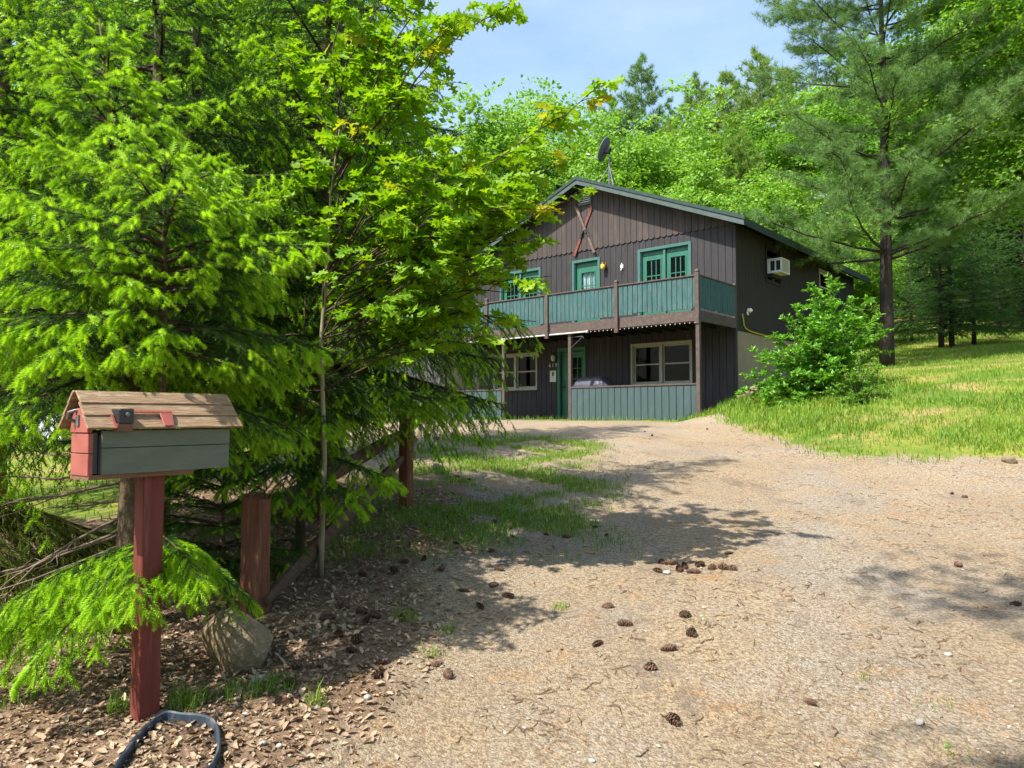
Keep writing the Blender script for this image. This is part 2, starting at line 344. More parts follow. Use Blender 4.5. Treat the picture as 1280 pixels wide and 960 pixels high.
def build_ground():
    # one sheet, finely divided near the camera and coarse towards the horizon
    def axis(lo, hi, c, fine, n):
        t = np.linspace(-1, 1, n); k = 4.6
        s = np.sinh(k*t) / np.sinh(k)
        return np.where(s < 0, c + (c - lo)*s, c + (hi - c)*s)
    X = axis(-300, 300, .5, .05, 420); Y = np.concatenate([np.linspace(-40, 1.8, 24)[:-1], 1.8 + (400-1.8)*(np.sinh(5.2*np.linspace(0, 1, 420))/np.sinh(5.2))])
    gx, gy = np.meshgrid(X, Y); gx = gx.ravel(); gy = gy.ravel(); z = gz(gx, gy)
    nx, ny = len(X), len(Y)
    idx = np.arange(nx*ny).reshape(ny, nx)
    q = np.stack([idx[:-1, :-1], idx[:-1, 1:], idx[1:, 1:], idx[1:, :-1]], -1).reshape(-1, 4)
    # no ground inside the house
    me = bpy.data.meshes.new('ground')
    V = np.stack([gx, gy, z], -1)
    me.vertices.add(len(V)); me.vertices.foreach_set('co', V.ravel().astype(np.float32))
    me.loops.add(len(q)*4); me.loops.foreach_set('vertex_index', q.ravel().astype(np.int32))
    me.polygons.add(len(q)); me.polygons.foreach_set('loop_start', np.arange(0, len(q)*4, 4, dtype=np.int32))
    me.polygons.foreach_set('use_smooth', np.ones(len(q), bool))
    for nm, fn in (('lawn', m_lawn), ('patch', m_patch), ('litter', m_litter)):
        a = me.attributes.new(nm, 'FLOAT', 'POINT'); a.data.foreach_set('value', fn(gx, gy).astype(np.float32))
    me.update(); me.validate()
    # material
    m, nt, out = new_mat('ground_soil')
    b = nt.nodes.new('ShaderNodeBsdfPrincipled'); b.inputs['Roughness'].default_value = .95; b.inputs['Specular IOR Level'].default_value = .15
    def attr(n):
        a = nt.nodes.new('ShaderNodeAttribute'); a.attribute_name = n
        nz = noise_fac(nt, 3.2 if n != 'litter' else 5., 7, .75, lo=.2, hi=.8)
        q = nt.nodes.new('ShaderNodeMath'); q.operation = 'ADD'; nt.links.new(a.outputs['Fac'], q.inputs[0]); nt.links.new(nz, q.inputs[1])
        r = nt.nodes.new('ShaderNodeMapRange'); r.inputs[1].default_value = .84; r.inputs[2].default_value = 1.16; nt.links.new(q.outputs[0], r.inputs[0]); return r.outputs[0]
    sand = mixc(nt, noise_fac(nt, 1.6, 6, .65, lo=.35, hi=.65), (.44, .335, .21), (.335, .262, .175))
    sand = mixc(nt, noise_fac(nt, .55, 4, .6, lo=.50, hi=.66), sand, (.31, .275, .225))           # greyer gravel
    sand = mixc(nt, noise_fac(nt, 2.3, 5, .6, (1, 1.6, 1), .57, .70), sand, (.42, .25, .115))       # ochre stains
    sand = mixc(nt, noise_fac(nt, 5.0, 6, .7, (1, 1, 1), .61, .70), sand, (.27, .125, .06))         # rust needles
    sand = mixc(nt, noise_fac(nt, 38, 5, .75, (1, 1, 1), .42, .58), sand, (.20, .145, .095))
    sand = mixc(nt, noise_fac(nt, 1.1, 7, .75, (1.6, .7, 1), .56, .66), sand, (.19, .145, .105))
    vor = nt.nodes.new('ShaderNodeTexVoronoi'); vor.inputs['Scale'].default_value = 75.
    tc = nt.nodes.new('ShaderNodeTexCoord'); nt.links.new(tc.outputs['Object'], vor.inputs['Vector'])
    hs = nt.nodes.new('ShaderNodeSeparateColor'); nt.links.new(vor.outputs['Color'], hs.inputs[0])
    gt = nt.nodes.new('ShaderNodeMapRange'); gt.inputs[1].default_value = .55; gt.inputs[2].default_value = 1.; gt.inputs[4].default_value = .75
    nt.links.new(hs.outputs[0], gt.inputs[0])
    grav = mixc(nt, gt.outputs[0], sand, (.45, .405, .335))
    sand = mixc(nt, noise_fac(nt, .8, 4, .6, lo=.42, hi=.60), sand, grav)
    lit = mixc(nt, noise_fac(nt, 14, 6, .75, lo=.35, hi=.65), (.27, .18, .115), (.15, .095, .06))
    lit = mixc(nt, noise_fac(nt, 30, 5, .7, lo=.55, hi=.68), lit, (.42, .32, .22))
    col = mixc(nt, attr('litter'), sand, lit)
    gsoil = mixc(nt, noise_fac(nt, 9, 5, .7, lo=.38, hi=.64), (.16, .22, .03), (.32, .26, .13))
    pf = nt.nodes.new('ShaderNodeMath'); pf.operation = 'MULTIPLY'; pf.inputs[1].default_value = .75
    nt.links.new(attr('patch'), pf.inputs[0])
    col = mixc(nt, pf.outputs[0], col, gsoil)
    lawn = mixc(nt, noise_fac(nt, .7, 5, .6, lo=.42, hi=.62), (.11, .19, .022), (.28, .28, .05))
    lawn = mixc(nt, noise_fac(nt, .45, 5, .65, (1, 2.2, 1), .52, .64), lawn, (.38, .27, .11))
    lawn = mixc(nt, noise_fac(nt, 25, 4, .7, lo=.5, hi=.7), lawn, (.12, .15, .025))
    col = mixc(nt, attr('lawn'), col, lawn)
    nt.links.new(col, b.inputs['Base Color'])
    h1 = noise_fac(nt, 60, 6, .75, lo=0, hi=1); 
    ad = nt.nodes.new('ShaderNodeMath'); ad.operation = 'MULTIPLY_ADD'; ad.inputs[1].default_value = -.5
    nt.links.new(vor.outputs['Distance'], ad.inputs[0]); nt.links.new(h1, ad.inputs[2])
    bp = nt.nodes.new('ShaderNodeBump'); bp.inputs['Strength'].default_value = .9; bp.inputs['Distance'].default_value = .018
    nt.links.new(ad.outputs[0], bp.inputs['Height']); nt.links.new(bp.outputs[0], b.inputs['Normal'])
    nt.links.new(b.outputs[0], out.inputs[0])
    me.materials.append(m)
    o = bpy.data.objects.new('ground', me); COL.objects.link(o); o['kind'] = 'structure'
    return o
build_ground()

# ------------------------------------------------------------------ loose stuff on the ground
def inside_house(x, y, mgn=0.):
    lx, ly = house_local(x, y)
    return (lx > -9.7 - mgn) & (lx < .05 + mgn) & (ly > -2.1 - mgn) & (ly < 10.4 + mgn)
def scatter(n, x0, x1, y0, y1, maskfn=None, near_bias=0.):
    t = rng.random(n)
    y = y0 * (y1 / y0) ** t if near_bias else y0 + (y1 - y0)*t
    x = x0 + (x1 - x0)*rng.random(n)
    ok = ~inside_house(x, y)
    u, v, d = project(np.stack([x, y, gz(x, y)], -1)); ok &= (u > -60) & (u < 1340) & (v < 1040)
    if maskfn is not None: ok &= rng.random(n) < maskfn(x, y)
    return x[ok], y[ok]
def blades(S, x, y, hmin, hmax, w, mi, lean=.5):
    n = len(x)
    if n == 0: return
    z = gz(x, y) - .005; a = rng.random(n)*2*PI; h = hmin + (hmax - hmin)*rng.random(n)**1.5
    w = w * (.7 + .6*rng.random(n))
    dx, dy = np.cos(a), np.sin(a); le = lean*h*rng.random(n); b = a + rng.normal(0, .6, n) + PI/2
    P = np.stack([x, y, z], -1); D = np.stack([np.cos(b), np.sin(b), 0*b], -1)
    W = np.stack([dx, dy, 0*dx], -1) * w[:, None]
    mid = P + D*(le*.3)[:, None] + np.array([0, 0, 1.])*(h*.55)[:, None]
    tip = P + D*le[:, None] + np.array([0, 0, 1.])*(h*(1 - .25*rng.random(n)))[:, None]
    V = np.stack([P - W/2, P + W/2, mid - W*.4, mid + W*.4, tip], 1)
    Fc = np.array([[0, 1, 3], [0, 3, 2], [2, 3, 4]])
    t = np.clip(rng.normal(.5, .22, n) + .25*wob(x, y, .8, 1.), 0, 1)
    S.tris(V.reshape(-1, 3), (Fc[None] + (np.arange(n)*5)[:, None, None]).reshape(-1, 3), mi, np.repeat(t, 5))

S = Soup()
x, y = scatter(190000, 3.5, 30, 10, 36, lambda x, y: m_lawn(x, y)*(1 - .85*sstep(-.05, .4, wob(x, y*2, .55, .9)))); blades(S, x, y, .04, .15, .012, 0)
k = rng.random(len(x)) < .0
x, y = scatter(60000, 3.5, 26, 10, 30, lambda x, y: m_lawn(x, y)*sstep(-.1, .4, wob(x, y*2, .55, .9))); blades(S, x, y, .03, .09, .012, 1)
x, y = scatter(17000, 4.2, 9, 13.5, 20.5, lambda x, y: m_lawn(x, y)*(1 - sstep(1.2, 3.6, np.hypot(x-6.6, y-17.2)))); blades(S, x, y, .07, .24, .012, 0, .8)
x, y = scatter(30000, 4, 13, 10, 14.5, lambda x, y: m_lawn(x, y)*sstep(-.3, .4, wob(x, y, 1.6, 2.))); blades(S, x, y, .05, .19, .011, 0, .8)
x, y = scatter(30000, -6, 6, 15, 27, lambda x, y: m_lawn(x, y)*(house_local(x, y)[1] < 0)*(.25+.75*sstep(-.3, .3, wob(x, y, 1.9)))); blades(S, x, y, .05, .2, .012, 0)
x, y = scatter(60000, -30, -3, 7, 36, m_lawn); blades(S, x, y, .04, .12, .014, 0)
x, y = scatter(95000, -1.9, 1.8, 6, 15, lambda x, y: m_patch(x, y)*.8); blades(S, x, y, .03, .10, .007, 0, .9)
x, y = scatter(9000, -1.7, 1.5, 4.5, 15, lambda x, y: .25*sstep(.2, .9, wob(x, y, 3.1, 4.))); blades(S, x, y, .03, .12, .005, 0, .9)
for (u, v, r, n, h) in ((235, 882, .10, 130, .15), (150, 888, .07, 90, .14), (345, 862, .10, 120, .12), (395, 880, .06, 60, .12), (300, 868, .12, 120, .12), (700, 760, .07, 70, .06), (560, 790, .06, 40, .1), (505, 775, .10, 70, .12),
        (1070, 845, .10, 25, .06), (1165, 880, .12, 30, .06), (1190, 940, .08, 25, .06), (430, 690, .3, 260, .16), (470, 660, .3, 260, .16), (330, 720, .25, 200, .18), (540, 820, .1, 40, .1), (1010, 525, .6, 400, .2), (60, 800, .4, 500, .2), (20, 860, .3, 300, .16), (520, 690, .4, 250, .1)):
    c = on_ground(u, v); a = rng.random(n)*2*PI; q = r*np.sqrt(rng.random(n))
    blades(S, c[0]+q*np.cos(a), c[1]+q*np.sin(a), h*.35, h, .005 if c[1] < 9 else .012, 0, 1.)
tag(S.build('grass', [M['grass'], M['drygrass']]), 'fresh green and yellowed grass on the lawn, verge and drive edge', kind='stuff')

# dead leaves under the trees
S = Soup()
lv = np.array([(-.5, 0, 0), (-.15, .26, .10), (.2, .22, .12), (.55, 0, .04), (.2, -.22, .10), (-.15, -.26, .08), (0, 0, -.03)])
lf = np.array([(0, 6, 1), (1, 6, 2), (2, 6, 3), (3, 6, 4), (4, 6, 5), (5, 6, 0)])
def flat_inst(S, tv, tf, x, y, size, tilt, mi, lift=.006, squash=1.):
    n = len(x); a = rng.random(n)*2*PI; s = size*(.5 + 1.3*rng.random(n)**2.2)
    Xv = np.stack([np.cos(a), np.sin(a), rng.normal(0, tilt, n)], -1); Yv = np.stack([-np.sin(a), np.cos(a), rng.normal(0, tilt, n)], -1)
    Zv = np.cross(Xv, Yv); P = np.stack([x, y, gz(x, y) + lift + .25*s*tilt], -1)
    S.inst(tv, tf, P, Xv*s[:, None], Yv*s[:, None]*squash, Zv*s[:, None], mi, np.clip(rng.normal(.5, .3, n), 0, 1))
x, y = scatter(34000, -4, .2, 2.6, 9, lambda x, y: m_litter(x, y)*.9, 1); flat_inst(S, lv, lf, x, y, .030, .45, 0)
x, y = scatter(1500, -1, 3.5, 2.8, 9, lambda x, y: .25*sstep(0, .8, wob(x, y, 1.1, 5)), 1); flat_inst(S, lv, lf, x, y, .03, .25, 0)
tag(S.build('leaf_litter', [M['litter']]), 'dry brown leaf litter under the spruces beside the mailbox', kind='stuff')
# catkins, twigs, needles and pebbles on the drive
S = Soup()
n = 9000; 
x, y = scatter(n, -1.5, 9, 2.8, 15, lambda x, y: (1 - m_lawn(x, y))*(.12 + .88*sstep(-.1, .7, wob(x, y, 1.1, 6) + .6*wob(x, y, 3.9, 1))), 1)
n = len(x); a = rng.normal(.0, .9, n); L = .04 + .13*rng.random(n)**2; w = .0014 + .0018*rng.random(n); k = 5
s = np.linspace(0, 1, k); cur = rng.normal(0, 1.2, n); th = a[:, None] + cur[:, None]*s[None] + .5*np.sin(s[None]*7 + rng.random(n)[:, None]*6)
px = x[:, None] + np.cumsum(np.cos(th), 1)*L[:, None]/k; py = y[:, None] + np.cumsum(np.sin(th), 1)*L[:, None]/k
pz = gz(px.ravel(), py.ravel()).reshape(px.shape) + .004
nx_, ny_ = -np.sin(th), np.cos(th)
A = np.stack([px - nx_*w[:, None], py - ny_*w[:, None], pz], -1); B = np.stack([px, py, pz + 1.6*w[:, None]], -1); Cc = np.stack([px + nx_*w[:, None], py + ny_*w[:, None], pz], -1)
V = np.stack([A, B, Cc], 2).reshape(n, k*3, 3)
fc = []
for i in range(k-1):
    o = i*3
    fc += [(o, o+3, o+4), (o, o+4, o+1), (o+1, o+4, o+5), (o+1, o+5, o+2)]
fc = np.array(fc); S.tris(V.reshape(-1, 3), (fc[None] + (np.arange(n)*k*3)[:, None, None]).reshape(-1, 3), 0, np.repeat(np.clip(rng.normal(.45, .25, n), 0, 1), k*3))
tag(S.build('twig_debris', [M['catkin']]), 'brown catkins and bits of twig scattered over the sandy drive', kind='stuff')
S = Soup()
nd = np.array([(-.5, -.012, 0), (-.5, .012, 0), (.5, 0, .02)]); nf = np.array([(0, 1, 2)])
x, y = scatter(60000, -1.6, 8, 2.7, 11, lambda x, y: (1 - m_lawn(x, y))*(.05 + .95*sstep(.2, .8, wob(x, y, 1.2, 2.2) + .6*wob(x, y, 3.7))), 1); flat_inst(S, nd, nf, x, y, .07, .05, 0, .005, 1.2)
tag(S.build('needle_debris', [M['needles']]), 'rusty fallen pine needles in drifts on the sandy drive', kind='stuff')
S = Soup()
ov = np.array([(1, 0, 0), (0, 1, 0), (-1, 0, 0), (0, -1, 0), (.1, .1, .7), (.0, 0, -.5), (.7, .7, .25), (-.65, .7, .2), (-.7, -.6, .3), (.6, -.7, .2)])*.5
of = np.array([(0, 6, 4), (6, 1, 4), (1, 7, 4), (7, 2, 4), (2, 8, 4), (8, 3, 4), (3, 9, 4), (9, 0, 4)])
x, y = scatter(34000, -1.4, 8, 2.7, 14, lambda x, y: (1 - m_lawn(x, y))*(.06 + .94*sstep(.0, .7, wob(x, y, .9, 3.3) + .4*wob(x, y, 2.9))), 1); flat_inst(S, ov, of, x, y, .011, .15, 0, .0)
x, y = scatter(500, -1.2, 8, 2.7, 12, lambda x, y: (1 - m_lawn(x, y)), 1); flat_inst(S, ov, of, x, y, .020, .15, 0, .0)
tag(S.build('gravel', [M['pebble']]), 'fine grey and white gravel strewn on the drive', kind='stuff')
# ------------------------------------------------------------------ the house (local: x right along facade, y into the house, z up; corner at origin)
HZ = 1.48; HRZ = -HA; HLOC = (HC[0], HC[1], HZ)
house = empty('chalet_house', HLOC, HRZ, 'two-storey dark brown chalet house with teal balcony and low gable roof', 'house')
HM = Matrix.Translation(HLOC) @ Matrix.Rotation(HRZ, 4, 'Z')
W = 9.6; DP = 10.3; ZW = 5.30; SL = .405; ZG = 5.22
def cut_boards(mb, x0, x1, z0, z1f, ops, y0, y1, bw, gap, wavy=None):
    """vertical boards from x0 to x1, cut round openings (ax, bx, az, bz); z1f(x) gives the top"""
    edges = list(np.arange(x0, x1 - .02, bw)) + [x1]
    brk = sorted(set([round(e, 4) for e in edges] + [round(e, 4) for o in ops for e in o[:2] if x0 < e < x1]))
    es = set(round(e, 4) for e in edges)
    for a, b in zip(brk[:-1], brk[1:]):
        if b - a < .003: continue
        A = a + (gap/2 if a in es else 0); B = b - (gap/2 if b in es else 0)
        zs = [(z0, None)]
        cuts = sorted((o[2], o[3]) for o in ops if o[0] < (a+b)/2 < o[1])
        lo = z0; seg = []
        for c0, c1 in cuts:
            if c0 > lo: seg.append((lo, c0))
            lo = c1
        seg.append((lo, None))
        for l, h in seg:
            if h is None:
                ta, tb = z1f(A), z1f(B)
                if min(ta, tb) <= l: continue
                if wavy and l == z0:
                    mid = (A + B)/2
                    mb.prism([(A, l + .03), ((A+mid)/2, l - .005), (mid, l - .015), ((B+mid)/2, l - .005), (B, l + .03), (B, tb), (A, ta)], y0, y1)
                else: mb.prism([(A, l), (B, l), (B, tb), (A, ta)], y0, y1)
            else: mb.box(A, B, y0, y1, l, h)
# openings in the facade: x0 x1 z0 z1
OPS = [(-2.87, -1.33, 2.72, 4.88), (-5.23, -4.35, 2.72, 4.87), (-8.25, -6.64, 2.72, 4.85),
       (-3.15, -1.31, 1.04, 2.16), (-5.80, -4.90, .04, 2.16), (-8.55, -6.77, 1.02, 2.13)]
gtop = lambda x: ZW - .12 + SL*(min(-x, x + W) + .45) - .03
mb = MB(); cut_boards(mb, -W, 0, -.6, lambda x: 5.27, OPS, -.022, 0, .203, .012); mb.build('siding', M['siding'], house)
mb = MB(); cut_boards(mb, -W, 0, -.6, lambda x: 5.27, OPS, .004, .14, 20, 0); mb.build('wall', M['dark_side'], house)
mb = MB(); cut_boards(mb, -W - .01, .01, ZG, gtop, [], -.052, -.026, .195, .012, True); cut_boards(mb, -W, 0, 5.28, gtop, [], -.02, .14, 20, 0); mb.build('gable_siding', M['gable'], house)
# right-hand long side, with window holes
def side_boards(mb, y0, y1, z0, z1, ops, x0, x1, bw, gap):
    tmp = MB(); cut_boards(tmp, y0, y1, z0, lambda x: z1, ops, 0, 1, bw, gap)
    for v in tmp.v:
        pass
    V = np.concatenate(tmp.v); V2 = np.stack([x0 + (x1 - x0)*V[:, 1], V[:, 0], V[:, 2]], -1)
    mb.add(V2, tmp.f)
SOPS = [(2.05, 3.05, 4.02, 4.98), (6.55, 7.55, 3.95, 4.95)]
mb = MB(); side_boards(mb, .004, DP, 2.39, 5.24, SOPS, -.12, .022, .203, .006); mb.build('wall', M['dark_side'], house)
mb = MB(); mb.box(-.12, .008, .01, DP, -1., 2.385); mb.build('foundation_wall', M['foundation'], house)
mb = MB(); mb.box(-.02, .03, -.03, .03, .0, 5.2); mb.build('corner_board', M['siding'], house)
mb = MB(); mb.box(-W, -W + .12, .15, DP, -1., 5.24); mb.build('wall', M['dark_side'], house)
mb = MB(); mb.prism([(-W, -1), (0, -1), (0, 5.25), (-W/2, gtop(-W/2)), (-W, 5.25)], DP + .002, DP + .12); mb.build('wall', M['dark_side'], house)
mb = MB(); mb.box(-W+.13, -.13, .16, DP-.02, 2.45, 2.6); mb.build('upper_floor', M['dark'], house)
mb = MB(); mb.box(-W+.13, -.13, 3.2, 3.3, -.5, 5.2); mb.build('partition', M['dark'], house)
# roof: two slopes, with fascia boards and rakes
oh, of_ = .45, .50
z_e = ZW - .12; zr = z_e + SL*(W/2 + oh)
mb = MB()
th = .07
for sgn in (1, -1):
    xe = oh if sgn > 0 else -W - oh
    xr = -W/2
    poly = [(xe, z_e), (xr, zr), (xr, zr + th), (xe, z_e + th)]
    mb.prism(poly, -of_, DP + .5)
roof = mb.build('roof', M['roof'], house)
mb = MB()
for sgn in (1, -1):
    xe = oh if sgn > 0 else -W - oh
    xr = -W/2
    mb.prism([(xe + .03*sgn, z_e - .155 - .01*sgn*0), (xr, zr - .14), (xr, zr - .004), (xe + .03*sgn, z_e - .02)], -of_ - .03, -of_ + .01)
mb.build('rake_board', M['fascia'], roof)
mb = MB()
for sgn in (1, -1):
    xe = oh if sgn > 0 else -W - oh
    xr = -W/2
    mb.prism([(xe + .06*sgn, z_e - .015), (xr, zr + .002), (xr, zr + th + .03), (xe + .06*sgn, z_e + th + .012)], -of_ - .055, -of_ - .032)
mb.build('drip_edge', M['roof'], roof)
mb = MB()
for xe in (oh, -W - oh):
    s_ = 1 if xe > 0 else -1
    mb.box(min(xe, xe + .03*s_), max(xe, xe + .03*s_), -of_ + .012, DP + .5, z_e - .14, z_e + .06)
mb.build('fascia', M['roof'], roof)
mb = MB()
for y_ in np.arange(.5, DP, .61): mb.beam((oh - .02, y_, z_e - .06), (0.03, y_, z_e - .06 + SL*oh), .04, .09)
mb.build('rafter_tails', M['dark_side'], roof)
# gable vent
v = MB()
x0, x1, z0, z1 = -5.02, -4.54, 6.62, 7.25
for a in ((x0, x1, z0, z0+.07), (x0, x1, z1-.06, z1), (x0, x0+.06, z0+.07, z1-.06), (x1-.06, x1, z0+.07, z1-.06)): v.box(a[0], a[1], -.10, -.054, a[2], a[3])
vent = v.build('gable_vent', M['fascia'], house)
v = MB()
for i in range(8):
    zz = z0 + .085 + i*.06
    v.prism([(0, 0), (.045, .03), (.045, .042), (0, .012)], 0, x1-x0-.13, Matrix(((0, 1, 0, x0+.065), (1, 0, 0, -.095), (0, 0, 1, zz), (0, 0, 0, 1))))
v.build('louvre', M['white_trim'], vent)

def frame(mb, x0, x1, z0, z1, w, y0, y1, bottom=True, mi=0):
    mb.box(x0, x0+w, y0, y1, z0, z1, mi=mi); mb.box(x1-w, x1, y0, y1, z0, z1, mi=mi)
    mb.box(x0+w, x1-w, y0, y1, z1-w, z1, mi=mi)
    if bottom: mb.box(x0+w, x1-w, y0, y1, z0, z0+w, mi=mi)
def door_leaf(parent, x0, x1, z0, z1, y, gx0, gx1, gz0, gz1, nx, nz, mat, back=None, handle=None):
    """door leaf with a glazed, gridded light"""
    d = MB(); d.box(x0, gx0, y, y+.045, z0, z1); d.box(gx1, x1, y, y+.045, z0, z1); d.box(gx0, gx1, y, y+.045, gz1, z1); d.box(gx0, gx1, y, y+.045, z0, gz0)
    frame(d, gx0-.03, gx1+.03, gz0-.03, gz1+.03, .03, y-.012, y-.0005)
    for i in range(1, nx):
        xx = gx0 + (gx1-gx0)*i/nx; d.box(xx-.013, xx+.013, y+.004, y+.034, gz0, gz1)
    for i in range(1, nz):
        zz = gz0 + (gz1-gz0)*i/nz; d.box(gx0, gx1, y+.008, y+.030, zz-.013, zz+.013)
    leaf = d.build('door_leaf', mat, parent)
    p = MB(); p.box(gx0, gx1, y+.016, y+.022, gz0, gz1); p.build('pane', M['clear_glass'] if back == 'curtain' else M['glass'], leaf)
    if back:
        c = MB(); n = 25; xs = np.linspace(gx0-.02, gx1+.02, n); yy = y + .09 + .02*np.sin(np.arange(n)*1.9)
        c.add([(xx, yv, zz) for xx, yv in zip(xs, yy) for zz in (gz0-.05, gz1+.05)], [(2*i, 2*i+1, 2*i+3, 2*i+2) for i in range(n-1)]); c.build('curtain', M[back], leaf)
    if handle:
        h = MB(); h.tube([(handle, y-.002, z0+.98), (handle, y-.05, z0+.98)], .012, 8); h.lathe([(.0, .0), (.028, .008), (.032, .02), (.02, .035), (0, .04)], 10, Matrix.Translation((handle, y-.045, z0+.98)) @ Matrix.Rotation(PI/2, 4, 'X')); h.box(handle-.03, handle+.03, y-.006, y-.0005, z0+.86, z0+1.2)
        h.build('handle', M['black_metal'], leaf)
    return leaf
def casing(name, x0, x1, z0, z1, w, mat, bottom=False, dep=.11):
    c = MB(); frame(c, x0-w, x1+w, z0-(w if bottom else 0), z1+w, w, -.055, -.024, bottom)
    # reveal
    c.box(x0-.0, x0+.02, -.023, dep, z0, z1); c.box(x1-.02, x1, -.023, dep, z0, z1); c.box(x0+.02, x1-.02, -.023, dep, z1-.02, z1)
    if bottom: c.box(x0+.02, x1-.02, -.023, dep, z0, z0+.02)
    return c.build(name, mat, house)
# upper storey: french doors, balcony door, french doors
for (a, b, t, bk) in ((-2.87, -1.33, 4.88, None), (-8.25, -6.64, 4.85, None)):
    fd = casing('french_door', a, b, 2.72, t, .08, M['green_trim'])
    m_ = (a + b)/2
    p = MB(); p.box(m_-.035, m_+.035, -.02, .10, 2.74, t-.02); p.build('mullion', M['green_trim'], fd)
    for (l, r) in ((a+.03, m_-.035), (m_+.035, b-.03)):
        door_leaf(fd, l, r, 2.74, t-.13, .05, l+.14, r-.12, 3.25, t-.27, 3, 3, M['green'], None)
    hd = MB(); hd.box(a+.02, b-.02, .04, .1, t-.125, t-.021); hd.build('head', M['green'], fd)
bd = casing('balcony_door', -5.23, -4.35, 2.72, 4.87, .08, M['green_trim'])
door_leaf(bd, -5.20, -4.38, 2.74, 4.72, .06, -5.02, -4.53, 3.3, 4.55, 3, 3, M['green'], 'curtain')
hd = MB(); hd.box(-5.21, -4.37, .05, .1, 4.725, 4.849); hd.build('head', M['dark_green'], bd)
# lower door
ld = casing('entry_door', -5.80, -4.90, .04, 2.16, .09, M['dark_green'])
door_leaf(ld, -5.77, -4.93, .06, 2.12, .05, -5.36, -5.02, .95, 1.93, 2, 3, M['dark_green'], 'blind', -5.68)
# lower windows: pairs of sashes
for (a, b, z0, z1) in ((-3.15, -1.31, 1.04, 2.16), (-8.55, -6.77, 1.02, 2.13)):
    wd = casing('window', a, b, z0, z1, .055, M['tan_trim'], True, .08)
    m_ = (a+b)/2
    p = MB(); p.box(m_-.045, m_+.045, -.04, .09, z0+.02, z1-.02); p.build('mullion', M['tan_trim'], wd)
    for (l, r) in ((a+.02, m_-.045), (m_+.045, b-.02)):
        s = MB(); frame(s, l, r, z0+.02, z1-.02, .045, .03, .075); s.box(l+.045, r-.045, .028, .072, (z0+z1)/2-.02, (z0+z1)/2+.02)
        sa = s.build('sash', M['tan_trim'], wd)
        p = MB(); p.box(l+.045, r-.045, .05, .056, z0+.065, (z0+z1)/2-.02); p.box(l+.045, r-.045, .05, .056, (z0+z1)/2+.02, z1-.065); p.build('pane', M['glass'], sa)
    s = MB(); s.box(a-.09, b+.09, -.085, -.056, z0-.085, z0-.056); s.build('sill', M['brown_wood'], wd)
# side windows
def sidewin(y0, y1, z0, z1, mat):
    c = MB()
    for (a, b, l, h) in ((y0-.07, y0, z0-.07, z1+.07), (y1, y1+.07, z0-.07, z1+.07), (y0, y1, z1, z1+.07), (y0, y1, z0-.07, z0)): c.box(.025, .055, a, b, l, h)
    w_ = c.build('window', mat, house)
    s = MB(); zm = (z0+z1)/2
    for (a, b, l, h) in ((y0, y0+.05, z0, z1), (y1-.05, y1, z0, z1), (y0+.05, y1-.05, z0, z0+.05), (y0+.05, y1-.05, z1-.05, z1), (y0+.05, y1-.05, zm-.02, zm+.02)): s.box(-.06, .0, a, b, l, h)
    sa = s.build('sash', M['white_trim'] if mat is M['tan_trim'] else M['dark_side'], w_)
    p = MB(); p.box(-.04, -.034, y0+.05, y1-.05, z0+.05, zm-.02); p.box(-.04, -.034, y0+.05, y1-.05, zm+.02, z1-.05); p.build('pane', M['glass'], sa)
sidewin(2.05, 3.05, 4.02, 4.98, M['dark_side']); sidewin(6.55, 7.55, 3.95, 4.95, M['tan_trim'])

# balcony
BY = -2.14; bx0, bx1 = -9.5, .0
bal = MB(); 
for i, x_ in enumerate(np.arange(bx0, bx1-.05, .145)): bal.box(x_, min(x_+.138, bx1), BY+.03, -.024, 2.66, 2.70)
bal = bal.build('balcony', M['brown_wood'], house)
b = MB(); b.box(bx0, bx1+.03, BY-.012, BY+.028, 2.43, 2.70); b.box(bx1-.002, bx1+.03, BY+.03, -.03, 2.43, 2.70); b.box(bx0-.03, bx0-.001, BY+.03, -.03, 2.43, 2.70)
b.build('rim_beam', M['brown_wood'], bal, .006)
b = MB()
for x_ in np.arange(bx0+.3, bx1, .41): b.box(x_, x_+.04, BY+.032, -.03, 2.46, 2.655)
b.build('joists', M['dark_side'], bal)
px_ = [-9.26, -6.94, -4.63, -2.31, 0.0]
for i, x_ in enumerate(px_):
    p = MB(); p.box(x_-.055, x_+.055, BY-.10, BY-.014, 2.30 if i < 4 else 2.36, 3.62)
    p.lathe([(.0, 0), (.07, .0), (.075, .03), (.055, .06), (.0, .085)], 4, Matrix.Translation((x_, BY-.057, 3.622)) @ Matrix.Rotation(PI/4, 4, 'Z'))
    p.build('railing_post', M['brown_wood'], bal, .006)
p = MB(); p.box(-.05, .04, -.12, -.03, 2.66, 3.55); p.lathe([(.0, 0), (.06, .0), (.065, .03), (.05, .055), (.0, .08)], 4, Matrix.Translation((-.005, -.075, 3.552)) @ Matrix.Rotation(PI/4, 4, 'Z')); p.build('railing_post', M['brown_wood'], bal, .006)
r = np.random.default_rng(3)
def rail_boards(mb, a, b, fixed, axis):
    x_ = a
    while x_ < b - .03:
        w_ = min(.118 + .014*r.random(), b - x_)
        lo = 2.735 + .01*r.random() + (.035 if r.random() < .12 else 0); hi = 3.52 + .006*r.random()
        o_ = .004*r.random()
        if axis == 'x': mb.box(x_, x_+w_, fixed+o_, fixed+.02+o_, lo, hi)
        else: mb.box(fixed+o_, fixed+.02+o_, x_, x_+w_, lo, hi)
        x_ += w_ + .012 + .008*r.random()
for a, b in zip(px_[:-1], px_[1:]):
    m_ = MB(); rail_boards(m_, a+.062, b-.062, BY-.045, 'x'); m_.build('railing_panel', M['teal'], bal, .003)
m_ = MB(); rail_boards(m_, BY+.01, -.13, .022, 'y'); m_.build('railing_panel', M['teal'], bal, .003)
t_ = MB(); 
